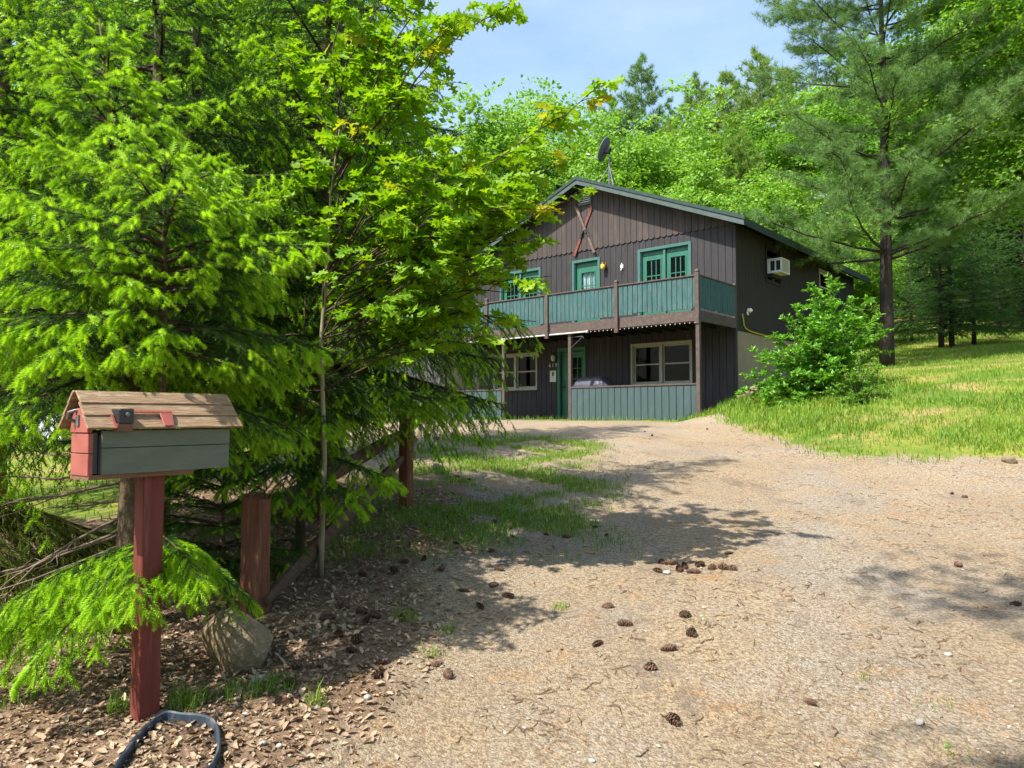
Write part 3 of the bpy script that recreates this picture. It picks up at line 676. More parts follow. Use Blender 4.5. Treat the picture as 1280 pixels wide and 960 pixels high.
for a, b in zip(px_[:-1], px_[1:]): t_.box(a+.056, b-.056, BY-.075, BY+.02, 3.53, 3.565)
t_.box(-.02, .06, BY-.01, -.125, 3.53, 3.565); t_.build('top_rail', M['brown_wood'], bal, .004)
t_ = MB()
for a, b in zip(px_[:-1], px_[1:]): t_.box(a+.056, b-.056, BY-.02, BY+.02, 3.44, 3.5); t_.box(a+.056, b-.056, BY-.02, BY+.02, 2.78, 2.84)
t_.build('back_rails', M['brown_wood'], bal)
# porch under it: posts, boarded half walls, slab
for x_ in (-8.9, -6.36, -3.91, .0):
    p = MB(); p.box(x_-.05, x_+.05, BY+.03 if x_ else BY-.07, BY+.13 if x_ else BY+.028, -.3, 2.428); p.build('porch_post', M['brown_wood'], house, .006)
def porch_panel(a, b):
    m_ = MB(); x_ = a
    while x_ < b - .03:
        w_ = min(.185, b - x_); m_.box(x_, x_+w_, BY+.045, BY+.068, .02, .87); x_ += w_ + .016
    pp = m_.build('porch_panel', M['grey_teal'], house, .002)
    m_ = MB(); m_.box(a-.0, b+.0, BY+.025, BY+.12, .885, .925); m_.build('cap_rail', M['brown_wood'], pp)
    m_ = MB(); m_.box(a, b, BY+.072, BY+.10, -.1, .88); m_.build('backing_board', M['dark_side'], pp)
porch_panel(-3.855, -.055); porch_panel(-8.845, -6.415)
p = MB(); p.box(bx0, -.02, BY+.02, -.025, -.5, .015); p.build('porch_floor', surf('grey_concrete', (.16, .15, .14), (.12, .11, .10), 4, rough=.9), house)
# lanterns, number, notice, fittings
def lantern(x_, z_, y_, gm):
    l = MB(); l.box(x_-.045, x_+.045, y_-.018, y_-.001, z_+.02, z_+.20); l.tube([(x_, y_-.018, z_+.16), (x_, y_-.07, z_+.215), (x_, y_-.13, z_+.20)], .011, 6)
    l.lathe([(.0, .0), (.07, -.035), (.075, -.045), (.0, -.046)], 10, Matrix.Translation((x_, y_-.13, z_+.195)))
    lo = l.build('wall_lantern', M['brass'] if gm is M['amber'] else M['black_metal'], house)
    g = MB(); g.lathe([(.05, .0), (.072, -.06), (.075, -.12), (.055, -.18), (.02, -.205)], 12, Matrix.Translation((x_, y_-.13, z_+.148))); g.build('lamp_glass', gm, lo, smooth=True)
lantern(-4.09, 4.55, -.024, M['amber']); lantern(-5.98, 1.90, -.024, M['frosted'])
def text(body, size, loc, rot, mat, parent, name, extr=.004, mtx=None):
    cu = bpy.data.curves.new(name, 'FONT'); cu.body = body; cu.size = size; cu.extrude = extr; cu.align_x = 'CENTER'; cu.align_y = 'CENTER'
    o = bpy.data.objects.new(name, cu); COL.objects.link(o); o.parent = parent; cu.materials.append(mat)
    o.location = loc; o.rotation_euler = rot
    bpy.context.view_layer.update(); me = bpy.data.meshes.new_from_object(o.evaluated_get(bpy.context.evaluated_depsgraph_get())); me.name = name
    bpy.data.objects.remove(o); o = bpy.data.objects.new(name, me); COL.objects.link(o); o.parent = parent; o.location = loc; o.rotation_euler = rot; return o
for dg, dx in (('6', -.125), ('1', .0), ('9', .125)): text(dg, .17, (-6.08 + dx, -.032, 1.72), (PI/2, 0, 0), M['white_trim'], house, 'house_number')
n_ = MB(); n_.box(-6.20, -5.96, -.036, -.024, 1.20, 1.56); nb = n_.build('notice_board', M['white_trim'], house)
n_ = MB(); n_.lathe([(0, 0), (.045, 0), (.045, .003), (0, .003)], 14, Matrix.Translation((-6.08, -.0365, 1.47)) @ Matrix.Rotation(PI/2, 4, 'X')); n_.box(-6.115, -6.045, -.0395, -.0365, 1.385, 1.425); n_.build('emblem', M['black_metal'], nb)
n_ = MB(); n_.box(-3.55, -3.45, -.034, -.023, 4.50, 4.60); n_.tube([(-3.50, -.03, 4.6), (-3.47, -.09, 4.63), (-3.44, -.12, 4.56)], .012, 6); n_.tube([(-3.5, -.034, 4.52), (-3.48, -.08, 4.47), (-3.5, -.1, 4.42)], .014, 6); n_.build('socket', M['bulb'], house)
n_ = MB(); n_.lathe([(0, 0), (.05, .0), (.065, .04), (.06, .10), (.03, .14), (0, .15)], 12, Matrix.Translation((.024, .69, 2.98)) @ Matrix.Rotation(PI/2, 4, 'Y')); n_.box(.024, .05, .64, .74, 2.86, 2.95); n_.build('floodlight', M['bulb'], house, smooth=True)
n_ = MB(); n_.tube([(-3.86, BY+.06, 2.30), (-3.45, BY+.02, 2.30)], .008, 6); n_.tube([(-3.86, BY+.06, 2.02), (-3.7, BY+.04, 2.12), (-3.55, BY+.03, 2.22), (-3.45, BY+.02, 2.30), (-3.42, BY+.02, 2.24)], .008, 6); n_.build('plant_hanger', M['metal_grey'], house)
n_ = MB(); n_.tube([(bx0, BY-.02, 2.40), (-3.30, BY-.02, 2.41)], .020, 8); n_.lathe([(0, 0), (.036, 0), (.036, .05), (0, .05)], 8, Matrix.Translation((-3.30, BY-.02, 2.41)) @ Matrix.Rotation(PI/2, 4, 'Y')); n_.build('rolled_awning', M['white_trim'], bal)

# things fixed to or resting on the house, each its own
def hthing(o): o.matrix_world = HM @ o.matrix_basis; return o
sl = MB(); pts = []
xs = np.linspace(-3.2, -.05, 120); zz = 2.418 - .012*np.abs(np.sin(np.arange(120)*.55)); sl.tube([(a, BY-.022, c) for a, c in zip(xs, zz)], .004, 4)
for i in range(24):
    x_ = -3.15 + i*.133; sl.lathe([(0, .0), (.008, .004), (.010, .014), (.007, .024), (0, .03)], 6, Matrix.Translation((x_, BY-.024, 2.38)), 1)
hthing(tag(sl.build('string_lights', [M['black_metal'], M['bulb']]), 'string of small white bulbs along the lower edge of the balcony', 'string lights'))

ac = empty('air_conditioner', (0, 0, 0), 0, 'off-white window air conditioner sticking out of the dark side wall', 'air conditioner'); hthing(ac)
y0, y1, z0, z1, d0, d1 = 2.10, 2.72, 4.20, 4.62, -.05, .45
c = MB()
c.box(d0, d1-.02, y0, y1, z0, z0+.02); c.box(d0, d1-.02, y0, y1, z1-.02, z1)
for yy in (y0, y1-.02):
    for (xa, xb) in ((d0, .12), (.25, .285), (.41, d1-.02)): c.box(xa, xb, yy, yy+.02, z0+.02, z1-.02)
    for (za, zb) in ((z0+.02, z0+.07), (z1-.07, z1-.02)): c.box(.12, .25, yy, yy+.02, za, zb); c.box(.285, .41, yy, yy+.02, za, zb)
c.build('casing', M['white_trim'], ac)
c = MB(); c.box(d0, d1-.03, y0+.022, y1-.022, z0+.022, z1-.022); c.build('core', M['dark'], ac)
c = MB()
for k in range(13): zz = z0+.03 + k*.03; c.box(d1-.019, d1-.008, y0+.04, y1-.04, zz, zz+.014)
for (ya, yb) in ((y0, y0+.04), (y1-.04, y1)): c.box(d1-.019, d1, ya, yb, z0, z1)
c.box(d1-.019, d1, y0+.04, y1-.04, z0, z0+.028); c.box(d1-.019, d1, y0+.04, y1-.04, z1-.028, z1); c.build('grille', M['white_trim'], ac)
c = MB(); c.box(.056, .20, y0-.02, y1+.02, z0-.10, z0-.015); c.build('support_shelf', M['dark_side'], ac)

h = MB(); pts = [(.03, .35, 2.86), (.05, .36, 2.72), (.05, .40, 2.56), (.05, .52, 2.47), (.05, .9, 2.42), (.06, 1.5, 2.40), (.06, 2.2, 2.38), (.07, 3.2, 2.30), (.08, 4.4, 2.05)]
h.tube(pts, .018, 8)
hthing(tag(h.build('garden_hose', M['hose'], smooth=True), 'yellow hose hung along the top of the tan foundation wall', 'hose'))

# crossed skis on the gable
def ski(xa, za, xb, zb, yoff, mat, label, name='ski'):
    e = empty(name, (0, 0, 0), 0, label, 'ski', 'crossed skis on the gable'); hthing(e)
    d = np.array([xb-xa, 0, zb-za]); Ln = np.linalg.norm(d); d /= Ln; s_ = np.cross(d, [0, 1, 0])
    n = 26; V = []
    for i in range(n):
        t = i/(n-1); w_ = .036 + .012*(2*t-1)**2 if t < .9 else .048*max(.12, 1-((t-.9)/.1)**2)
        y_ = yoff - (.10*((t-.86)/.14)**2 if t > .86 else 0) 
        c_ = np.array([xa, y_, za]) + d*Ln*t
        for (q, dy) in ((-w_, 0), (w_, 0), (w_, -.014), (-w_, -.014)): V.append(c_ + s_*q + np.array([0, dy, 0]))
    m_ = MB(); m_.add(V, [(i*4+j, i*4+(j+1) % 4, i*4+4+(j+1) % 4, i*4+4+j) for i in range(n-1) for j in range(4)] + [(0, 1, 2, 3), (4*n-1, 4*n-2, 4*n-3, 4*n-4)])
    m_.build('blade', mat, e)
    c_ = np.array([xa, yoff-.015, za]) + d*Ln*.42; m_ = MB(); m_.beam(c_ - d*.13, c_ + d*.13, .05, .035, (0, 1, 0)); m_.beam(c_ - d*.02 + np.array([0, -.03, 0]), c_ + d*.07 + np.array([0, -.03, 0]), .07, .03, (0, 1, 0)); m_.build('binding', M['black_metal'], e)
ski(-5.20, 5.10, -4.50, 6.58, -.075, M['ski_red'], 'reddish ski leaning to the upper right in the crossed pair')
ski(-4.42, 5.08, -5.10, 6.62, -.115, M['ski_grey'], 'greyish worn ski leaning to the upper left in the crossed pair')

# satellite dish on the roof
dsh = empty('satellite_dish', (0, 0, 0), 0, 'grey satellite dish on a tripod mast on the roof ridge', 'satellite dish'); hthing(dsh)
bx_, by_ = -4.60, 1.0; rz_ = zr + th - SL*abs(bx_ + W/2)
top = np.array([bx_, by_, rz_ + 1.05])
m_ = MB(); m_.tube([(bx_, by_, rz_ + .02), (bx_, by_, rz_ + 1.1)], .03, 8); m_.build('mast', M['metal_grey'], dsh)
for (dx, dy) in ((-.42, -.25), (.38, -.3), (.05, .45)):
    zf = zr + th - SL*abs(bx_ + dx + W/2); m_ = MB(); m_.tube([(bx_+dx, by_+dy, zf), (bx_, by_, rz_ + .78)], .02, 6); m_.box(bx_+dx-.06, bx_+dx+.06, by_+dy-.06, by_+dy+.06, zf-.01, zf+.015); m_.build('strut', M['metal_grey'], dsh)
Mi = HM.inverted().to_3x3()
fw = (Mi @ Vector((-.86, .42, .42))).normalized()      # the dish looks away to the upper left
Q = fw.to_track_quat('Z', 'Y').to_matrix().to_4x4()
cen = Vector(top) + fw*.13 + Vector((0, 0, .22))
prof = [(r_, .42*r_*r_) for r_ in np.linspace(0.0001, .38, 9)]
m_ = MB(); m_.lathe(prof + [(.385, .42*.38*.38+.004)] + [(r_, .42*r_*r_-.012) for r_ in np.linspace(.38, .0001, 9)], 28, Matrix.Translation(cen) @ Q @ Matrix.Diagonal((.92, 1.05, 1, 1))); m_.build('reflector', M['dish'], dsh, smooth=True)
low = Matrix.Translation(cen) @ Q
m_ = MB(); a_ = low @ Vector((0, -.36, .05)); b_ = low @ Vector((0, -.30, .55)); a2 = low @ Vector((0, -.1, -.06))
m_.tube([tuple(a2), tuple(a_), tuple(b_)], .017, 6); m_.lathe([(0, 0), (.045, 0), (.045, .12), (0, .12)], 10, Matrix.Translation(b_) @ (-fw).to_track_quat('Z', 'Y').to_matrix().to_4x4()); m_.build('feed_arm', M['metal_grey'], dsh)
m_ = MB(); m_.box(-.09, .09, -.09, .09, -.16, -.02, low); m_.build('bracket', M['black_metal'], dsh)

# covered grill on the porch
gr = empty('covered_grill', (0, 0, 0), 0, 'barbecue grill under a dark wrinkled vinyl cover on the porch', 'grill'); hthing(gr)
m_ = MB()
rings = [(.16, .66, .30), (.55, .67, .31), (.90, .66, .30), (1.00, .63, .29), (1.10, .52, .24), (1.21, .40, .17), (1.235, .30, .12)]
n = 40; V = []; rr = np.random.default_rng(5)
for (z_, a, b) in rings:
    for j in range(n):
        q = 2*PI*j/n; cx = np.sign(math.cos(q))*abs(math.cos(q))**.35; cy = np.sign(math.sin(q))*abs(math.sin(q))**.35
        k = 1 + .025*math.sin(j*2.3)*(1.3-z_) + .015*rr.normal()
        V.append((-3.88 + a*cx*k, -1.0 + b*cy*k, z_ + .012*rr.normal()))
fs = [(i*n+j, i*n+(j+1) % n, (i+1)*n+(j+1) % n, (i+1)*n+j) for i in range(len(rings)-1) for j in range(n)] + [tuple((len(rings)-1)*n + j for j in range(n))]
m_.add(V, fs); m_.build('cover', M['cover'], gr)
m_ = MB()
for (dx, dy) in ((-.5, -.2), (.5, -.2), (.5, .2), (-.5, .2)): m_ = MB(); m_.box(-3.88+dx-.02, -3.88+dx+.02, -1+dy-.02, -1+dy+.02, .016, .4); m_.build('leg', M['black_metal'], gr)
# ------------------------------------------------------------------ mailbox
AX = math.radians(54.3); ca, sa = math.cos(AX), math.sin(AX)
NX = np.array([-1.87, 3.33])
MBM = Matrix.Translation((NX[0], NX[1], 0)) @ Matrix.Rotation(AX, 4, 'Z')     # local x along the box (door at x=0), y to its far side, near side is y=0
box = empty('mailbox', (NX[0], NX[1], 0), AX, 'house-shaped mailbox with red door, grey-green sides and shake roof on a red post', 'mailbox')
zb_, ze, zr_ = 1.335, 1.535, 1.705; bl, bw_ = .68, .196
m_ = MB(); m_.box(.04, bl, 0, .016, zb_, zb_+.118); m_.box(.04, bl, bw_-.016, bw_, zb_, zb_+.118); m_.box(bl-.016, bl, .0165, bw_-.0165, zb_, zb_+.20)
m_.box(.038, bl, -.004, .012, zb_+.122, ze-.002); m_.box(.038, bl, bw_-.012, bw_+.004, zb_+.122, ze-.002)
for xx in (.07, .36, .65):
    for zz in (zb_+.03, zb_+.09, zb_+.16):
        yy = .0 if zz < zb_+.12 else -.004
        m_.lathe([(0, .0), (.0035, .0), (.003, .0012), (0, .0015)], 8, Matrix.Translation((xx, yy, zz)) @ Matrix.Rotation(PI/2, 4, 'X'), 1)
m_.build('body', [M['mail_green'], M['metal_grey']], box)
m_ = MB(); m_.box(.034, .06, .017, .032, zb_+.002, ze-.02); m_.build('corner_strip', M['fascia'], box)
m_ = MB(); m_.box(-.012, bl*.72, .01, bw_-.01, zb_-.022, zb_-.001); m_.build('floor_board', M['bare_wood'], box)
# real letter box inside the door end
m_ = MB(); m_.box(.03, bl-.05, .03, bw_-.03, zb_+.004, ze-.04); m_.build('inner_box', M['black_metal'], box)
# roof: three lapped boards a side
ov = .034; hw = bw_/2 + ov; slope = math.atan2(zr_-ze, hw); sl_ = math.hypot(zr_-ze, hw)
def slope_mtx(side):
    if side < 0: return Matrix.Translation((0, -ov, ze)) @ Matrix.Rotation(slope, 4, 'X')
    return Matrix.Translation((0, bw_+ov, ze)) @ Matrix.Rotation(PI, 4, 'Z') @ Matrix.Rotation(slope, 4, 'X')
ro = None
for side in (-1, 1):
    Sm = slope_mtx(side); m_ = MB()
    for i in range(3):
        a = i*sl_/3; b_ = (i+1)*sl_/3 + (.012 if i < 2 else .004)
        x0, x1 = (-.046+.004*i, bl+.048-.003*i) if side < 0 else (-bl-.048, .046)
        m_.prism([(a, .002+.0*i), (b_, -.004), (b_, .008), (a, .015)], 0, x1-x0, Sm @ Matrix(((0, 1, 0, x0), (1, 0, 0, 0), (0, 0, 1, .006), (0, 0, 0, 1))))
    m_.build('roof', M['shake'], box, .0015)
# door end
m_ = MB(); yc = bw_/2
for (za, zb2) in ((zb_-.004, zb_+.094), (zb_+.098, zb_+.186)):
    m_.prism([(.012, za), (bw_-.022, za), (bw_-.022, zb2), (.012, zb2)], -.016, .006, Matrix(((0, 1, 0, 0), (1, 0, 0, 0), (0, 0, 1, 0), (0, 0, 0, 1))))
z2 = zb_+.19
m_.prism([(.012, z2), (bw_-.022, z2), (bw_-.022, z2+.02), (yc+.055, z2+.085), (yc+.02, z2+.11), (yc-.03, z2+.11), (yc-.065, z2+.085), (.012, z2+.02)], -.021, .002, Matrix(((0, 1, 0, 0), (1, 0, 0, 0), (0, 0, 1, 0), (0, 0, 0, 1))))
door = m_.build('door', M['red_door'], box, .002)
m_ = MB(); m_.tube([(-.022, yc+.03, z2+.05), (-.05, yc+.04, z2+.065), (-.05, yc+.03, z2+.09), (-.025, yc+.02, z2+.10), (.0, yc, z2+.10)], .008, 8); m_.box(-.027, -.0212, yc-.012, yc+.012, z2+.03, z2+.08); m_.build('latch', M['metal_grey'], door)
m_ = MB(); m_.box(.0065, .029, .02, bw_-.02, zb_+.004, zb_+.19); m_.build('door_backing', M['black_metal'], box)
# flag: block, pivot box, arm and red plate on the near slope
Sm = slope_mtx(-1)
fl = MB(); fl.box(.080, .150, -.052, -.012, ze-.004, ze+.030); fl.box(.080, .150, -.0115, .02, ze+.024, ze+.030); fl = fl.build('flag_block', M['bare_wood'], box, .002)
m_ = MB(); m_.box(.070, .0795, -.004, .070, .0155, .026, Sm); m_.build('flag_side_plate', M['red_door'], fl)
m_ = MB(); m_.box(.084, .152, -.058, .020, ze+.031, ze+.098); m_.build('pivot_box', M['black_metal'], fl, .004)
m_ = MB(); m_.lathe([(0, 0), (.011, .0), (.011, .006), (.006, .010), (0, .010)], 10, Matrix.Translation((.120, -.0585, ze+.072)) @ Matrix.Rotation(PI/2, 4, 'X')); m_.build('bolt', M['metal_grey'], fl)
m_ = MB(); m_.box(.157, .362, .078, .092, .026, .032, Sm)
m_.prism([(.298, .0), (.345, .0), (.362, .0765), (.298, .0765)], .0255, .0325, Sm @ Matrix(((1, 0, 0, 0), (0, 0, 1, 0), (0, 1, 0, 0), (0, 0, 0, 1)))); m_.build('flag', M['red_door'], fl, .0015)
# post
pz = float(gz(-1.77, 3.66)) - .2
m_ = MB(); c_ = Matrix.Translation((0, 0, 0)); lx = .315; m_.box(lx-.052, lx+.052, bw_/2-.042, bw_/2+.042, pz, zb_-.023); m_.build('post', M['post_red'], box, .004)

# ------------------------------------------------------------------ split-rail fence
fence = empty('split_rail_fence', (-1.5, 6.5, .4), 0, 'tumbledown split-rail fence with reddish posts running along the spruces', 'fence')
fence.matrix_world = Matrix.Translation((-1.5, 6.5, .4)); FI = np.array([1.5, -6.5, -.4])
def rough_post(mb, x, y, z0, z1, w, d, rz, seed, lean=(0, 0)):
    rr = np.random.default_rng(seed); n = 12; k = 16; V = []
    prof = [(1 if abs(math.cos(q)) > abs(math.sin(q)) else 1) / max(abs(math.cos(q)), abs(math.sin(q)))**.75 * (1 + .09*rr.normal()) for q in np.arange(n)*2*PI/n]
    for i in range(k):
        t = i/(k-1)
        for j in range(n):
            q = 2*PI*j/n; r_ = prof[j]*(1 + .025*rr.normal())
            lx_, ly_ = w/2*r_*math.cos(q), d/2*r_*math.sin(q)
            V.append((x + lean[0]*t + lx_*math.cos(rz) - ly_*math.sin(rz), y + lean[1]*t + lx_*math.sin(rz) + ly_*math.cos(rz), z0 + (z1-z0)*t + (.012*rr.normal() if i == k-1 else 0)))
    mb.add(V, [(i*n+j, i*n+(j+1) % n, (i+1)*n+(j+1) % n, (i+1)*n+j) for i in range(k-1) for j in range(n)] + [tuple((k-1)*n+j for j in range(n))])
def fpost(x, y, h, w, d, rz, seed, holes):
    g = float(gz(x, y)); m_ = MB(); rough_post(m_, x+FI[0], y+FI[1], g-.3+FI[2], g+h+FI[2], w, d, rz, seed)
    p = m_.build('post', M['fence_wood'], fence)
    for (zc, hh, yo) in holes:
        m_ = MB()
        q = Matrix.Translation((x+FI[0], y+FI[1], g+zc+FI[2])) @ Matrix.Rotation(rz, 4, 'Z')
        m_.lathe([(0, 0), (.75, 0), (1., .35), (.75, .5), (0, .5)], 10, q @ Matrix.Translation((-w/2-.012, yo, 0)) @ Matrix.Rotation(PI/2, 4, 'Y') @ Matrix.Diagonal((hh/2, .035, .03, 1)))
        m_.build('rail_hole_shade', M['dark'], p)  # near-black cap on the uncut post, its colour standing for a hole's shade
    return g
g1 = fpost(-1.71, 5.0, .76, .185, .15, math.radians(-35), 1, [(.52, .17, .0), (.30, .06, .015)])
g2 = fpost(-1.13, 8.0, 1.16, .14, .14, math.radians(-20), 2, [])
def frail(a, b, w, h, seed):
    rr = np.random.default_rng(seed); a = np.array(a) + FI; b = np.array(b) + FI; k = 12; n = 7
    d = b-a; L = np.linalg.norm(d); d /= L; u = np.cross(d, [0, 0, 1.]); u /= np.linalg.norm(u); w2 = np.cross(u, d); V = []
    pr = 1 + .16*rr.normal(size=n)
    for i in range(k):
        t = i/(k-1); tp = .55 + .45*min(1, min(t, 1-t)*7); c = a + d*L*t + w2*.02*math.sin(3*t+seed) 
        for j in range(n):
            q = 2*PI*j/n + .3; V.append(c + u*w/2*pr[j]*math.cos(q)*tp*(1+.05*rr.normal()) + w2*h/2*pr[j]*math.sin(q)*tp*(1+.05*rr.normal()))
    m_ = MB(); m_.add(V, [(i*n+j, i*n+(j+1) % n, (i+1)*n+(j+1) % n, (i+1)*n+j) for i in range(k-1) for j in range(n)] + [tuple(range(n)), tuple((k-1)*n+j for j in range(n))])
    m_.build('rail', M['rail_wood'], fence)
frail((-1.62, 4.95, g1+.06), (-1.17, 7.9, g2+.52), .10, .13, 1)
frail((-1.74, 5.1, g1+.60), (-1.20, 8.0, g2+.80), .10, .13, 2)
frail((-1.16, 8.0, g2+.86), (-1.55, 10.6, float(gz(-1.55, 10.6))+.75), .10, .13, 3)

# ------------------------------------------------------------------ boulder
def boulder(name, c, s, seed, mat, label, cat, sub=4, group=None, rot=0.):
    import bmesh
    bm = bmesh.new(); bmesh.ops.create_icosphere(bm, subdivisions=sub, radius=1.)
    rr = np.random.default_rng(seed); pl = rr.normal(size=(9, 3)); pl /= np.linalg.norm(pl, axis=1)[:, None]; dd = .68 + .22*rr.random(9)
    for v in bm.verts:
        p = np.array(v.co)
        for q, d_ in zip(pl, dd):
            e = p @ q - d_
            if e > 0: p = p - q*e*.9
        p *= 1 + .03*math.sin(p[0]*7+seed)*math.cos(p[1]*6+p[2]*5) + .012*math.sin(p[0]*19+p[2]*23)
        v.co = p
    me = bpy.data.meshes.new(name); bm.to_mesh(me); bm.free()
    for f_ in me.polygons: f_.use_smooth = sub > 2
    me.materials.append(mat)
    o = bpy.data.objects.new(name, me); COL.objects.link(o); o.location = c; o.scale = s; o.rotation_euler = (0, 0, rot)
    return tag(o, label, cat, group)
boulder('boulder', (-1.56, 4.28, float(gz(-1.56, 4.28))+.10), (.20, .215, .20), 11, M['rock'], 'tan weathered boulder sunk in the ground at the foot of the near fence post', 'boulder', 5, rot=.6)
c = at(900, 522, 18.9); boulder('fieldstone', (5.85, 18.75, float(gz(5.85, 18.75))+.06), (.2, .2, .17), 4, M['rock'], 'grey-tan fieldstone in the grass at the corner of the house', 'stone', 4)
boulder('fieldstone', (6.25, 19.15, float(gz(6.25, 19.15))+.08), (.18, .2, .2), 8, M['rock'], 'smaller fieldstone half hidden by weeds against the tan foundation', 'stone', 4, rot=2)
for i, (u, v, s, lab) in enumerate(((834, 718, .032, 'white stone beside the row of brown pine cones on the sandy drive'), (322, 853, .036, 'pale crumbling stone in the grass below the boulder'), (459, 873, .02, 'small white stone at the sunlit edge of the leaf litter'),
        (307, 895, .015, 'tiny white pebble between the grass tufts behind the hoop'), (328, 931, .018, 'white pebble lying outside the rim of the hoop'), (349, 934, .016, 'second white pebble further from the hoop rim'), (740, 953, .014, 'white pebble at the bottom edge of the drive'), (1150, 905, .024, 'white stone on the sand near small green weeds'), (1262, 578, .10, 'tan rock at the worn edge of the lawn'), (1185, 820, .02, 'small white stone near the shadow at the drive edge'))):
    p = on_ground(u, v); boulder('white_stone' if s < .09 else 'fieldstone', tuple(p + [0, 0, s*.3]), (s*1.2, s*.9, s*.7), 20+i, M['stone'] if s < .09 else M['rock'], lab, 'stone', 3, rot=i)

# ------------------------------------------------------------------ hoop with netting
hp = [on_ground(u, v, .02) for u, v in ((138, 985), (150, 962), (166, 938), (184, 918), (206, 903), (226, 904), (248, 906), (264, 911), (271, 922), (273, 940), (270, 958), (258, 975))]
hp += [hp[-1] + np.array([-.06, -.10, -.005]), hp[-1] + np.array([-.16, -.16, -.008]), hp[0] + np.array([.04, -.12, 0])]
hp = np.array(hp); cen = hp.mean(0)
hoop = empty('net_hoop', tuple(cen), 0, 'blue-black hoop of an old net lying in the leaves by the mailbox post', 'net')
P = hp - cen
def closed_spline(P, n):
    k = len(P); t = np.linspace(0, k, n, endpoint=False); i = t.astype(int); f_ = (t - i)[:, None]
    p0, p1, p2, p3 = P[(i-1) % k], P[i], P[(i+1) % k], P[(i+2) % k]
    return .5*((2*p1) + (-p0+p2)*f_ + (2*p0-5*p1+4*p2-p3)*f_**2 + (-p0+3*p1-3*p2+p3)*f_**3)
R_ = closed_spline(P, 90)
nrm = np.stack([R_[:, 0], R_[:, 1], 0*R_[:, 0]], -1); nrm /= np.linalg.norm(nrm, axis=1)[:, None]
V = []
for p, q in zip(R_, nrm):
    for (o_, z_) in ((-.007, -.025), (.009, -.025), (.011, .018), (.004, .028), (-.006, .022)): V.append(p + q*o_ + np.array([0, 0, z_]))
n = len(R_); m_ = MB(); m_.add(V, [(i*5+j, i*5+(j+1) % 5, ((i+1) % n)*5+(j+1) % 5, ((i+1) % n)*5+j) for i in range(n) for j in range(5)]); m_.build('rim', M['hoop'], hoop)
S = Soup(); pr = R_[::2]
for i in range(len(pr)):
    for off in (9, -9, 14):
        a, b = pr[i], pr[(i+off) % len(pr)]
        pts = np.array([a*(1-t) + b*t - np.array([0, 0, .012 + .012*math.sin(PI*t)]) for t in np.linspace(0, 1, 5)]); S.tube(pts, .0013, 3, 0, .5)
S.build('netting', [M['netting']], hoop)

# ------------------------------------------------------------------ pine cones
def cone_mesh(seed, L, R, opened):
    rr = np.random.default_rng(seed); m_ = MB(); m_.tube([(-L/2, 0, 0), (-L/6, 0, .002), (L/6, 0, .002), (L/2, 0, 0)], [R*.30, R*.42, R*.35, R*.1], 6)
    rows = 9
    for i in range(rows):
        t = (i+.5)/rows; rad = R*(math.sin(PI*min(1, .12+t*.92))**.6); nn = 6 if .1 < t < .85 else 5
        for j in range(nn):
            q = 2*PI*(j + .5*(i % 2))/nn + .1*rr.normal(); f_ = -L/2 + L*t; er = np.array([0, math.cos(q), math.sin(q)]); ex = np.array([1., 0, 0]); es = np.cross(ex, er)
            base = er*R*.3 + ex*f_; op = opened*(.7+.5*rr.random()); tipc = er*rad + ex*(f_ + rad*(.75 - op)); w_ = rad*.55
            tipo = tipc + er*.002 + ex*.004
            m_.add([base - es*w_*.4, base + es*w_*.4, tipc + es*w_, tipo + ex*R*.12, tipc - es*w_, tipc*.98 + ex*-.004 ], [(0, 1, 2, 3, 4), (1, 0, 5), (1, 5, 2), (5, 4, 3), (5, 3, 2), (0, 4, 5)])
    o = m_.build('pine_cone', M['cone'], None); return o
protos = [cone_mesh(1, .115, .034, .35), cone_mesh(2, .095, .040, .6), cone_mesh(3, .13, .029, .25)]
CONES = {
 'one of the brown pine cones strung out beside the white stone on the drive': [(827,704),(839,706),(822,715),(849,714),(867,717),(856,710),(875,708),(890,712),(904,712),(914,713)],
 'dark pine cone at the right edge of the weedy grass patch': [(744,660)],
 'pine cone on bare sand just past the edge of the weedy grass patch': [(758,670)],
 'brown pine cone on open sand, nearest behind the rusty needle patch': [(760,760)],
 'broad brown pine cone on sand beyond the dark wide-open cone': [(747,807)],
 'dark wide-open pine cone on the sunlit sand': [(836,814)],
 'brown pine cone just in front of the dark wide-open cone': [(813,837)],
 'pine cone near the bottom edge of the drive': [(841,903)],
 'flat brown pine cone lying end-on on the sand in the middle of the drive': [(856,771)],
 'small brown pine cone on a patch of rusty needles': [(781,782)],
 'thin brown pine cone left of the twiggy gravel': [(864,795)],
 'pine cone on rusty needles above the row of cones': [(911,693)],
 'reddish pine cone alone among catkins near the lower middle of the drive': [(1012,881)],
 'dark pine cone on sand short of the shadow at the drive edge': [(1198,708)],
 'pine cone lying in the shadow at the drive edge': [(1270,757)],
 'one of the pine cones scattered through the thin weeds beside the far fence post': [(656,588),(572,597),(592,588),(622,583),(619,654),(637,661),(641,671),(683,669),(708,672),(586,600)],
 'one of the pine cones on the dim needle-covered ground between fence and drive': [(624,713),(635,747),(617,733),(552,713),(588,688),(570,680),(614,690),(505,704),(492,716),(502,774),(530,700),(580,740),(600,760)],
 'one of the two pine cones together at the edge of the spruce shade': [(545,833),(560,847)],
 'one of the dark pine cones heaped in leaf litter behind the boulder': [(454,720),(452,767),(424,795),(446,804),(439,816),(375,836),(362,855),(476,831),(474,846),(364,793),(397,804),(399,832),(468,772),(458,778),(430,760),(410,775)],
 'small pine cone on the far side of the drive by the lawn edge': [(1190,618),(1206,622)],
 'small pine cone in front of the porch on the far drive': [(815,545),(806,540),(884,537)],
}
import re as _re
k = 0; used = set(); rr = np.random.default_rng(9)
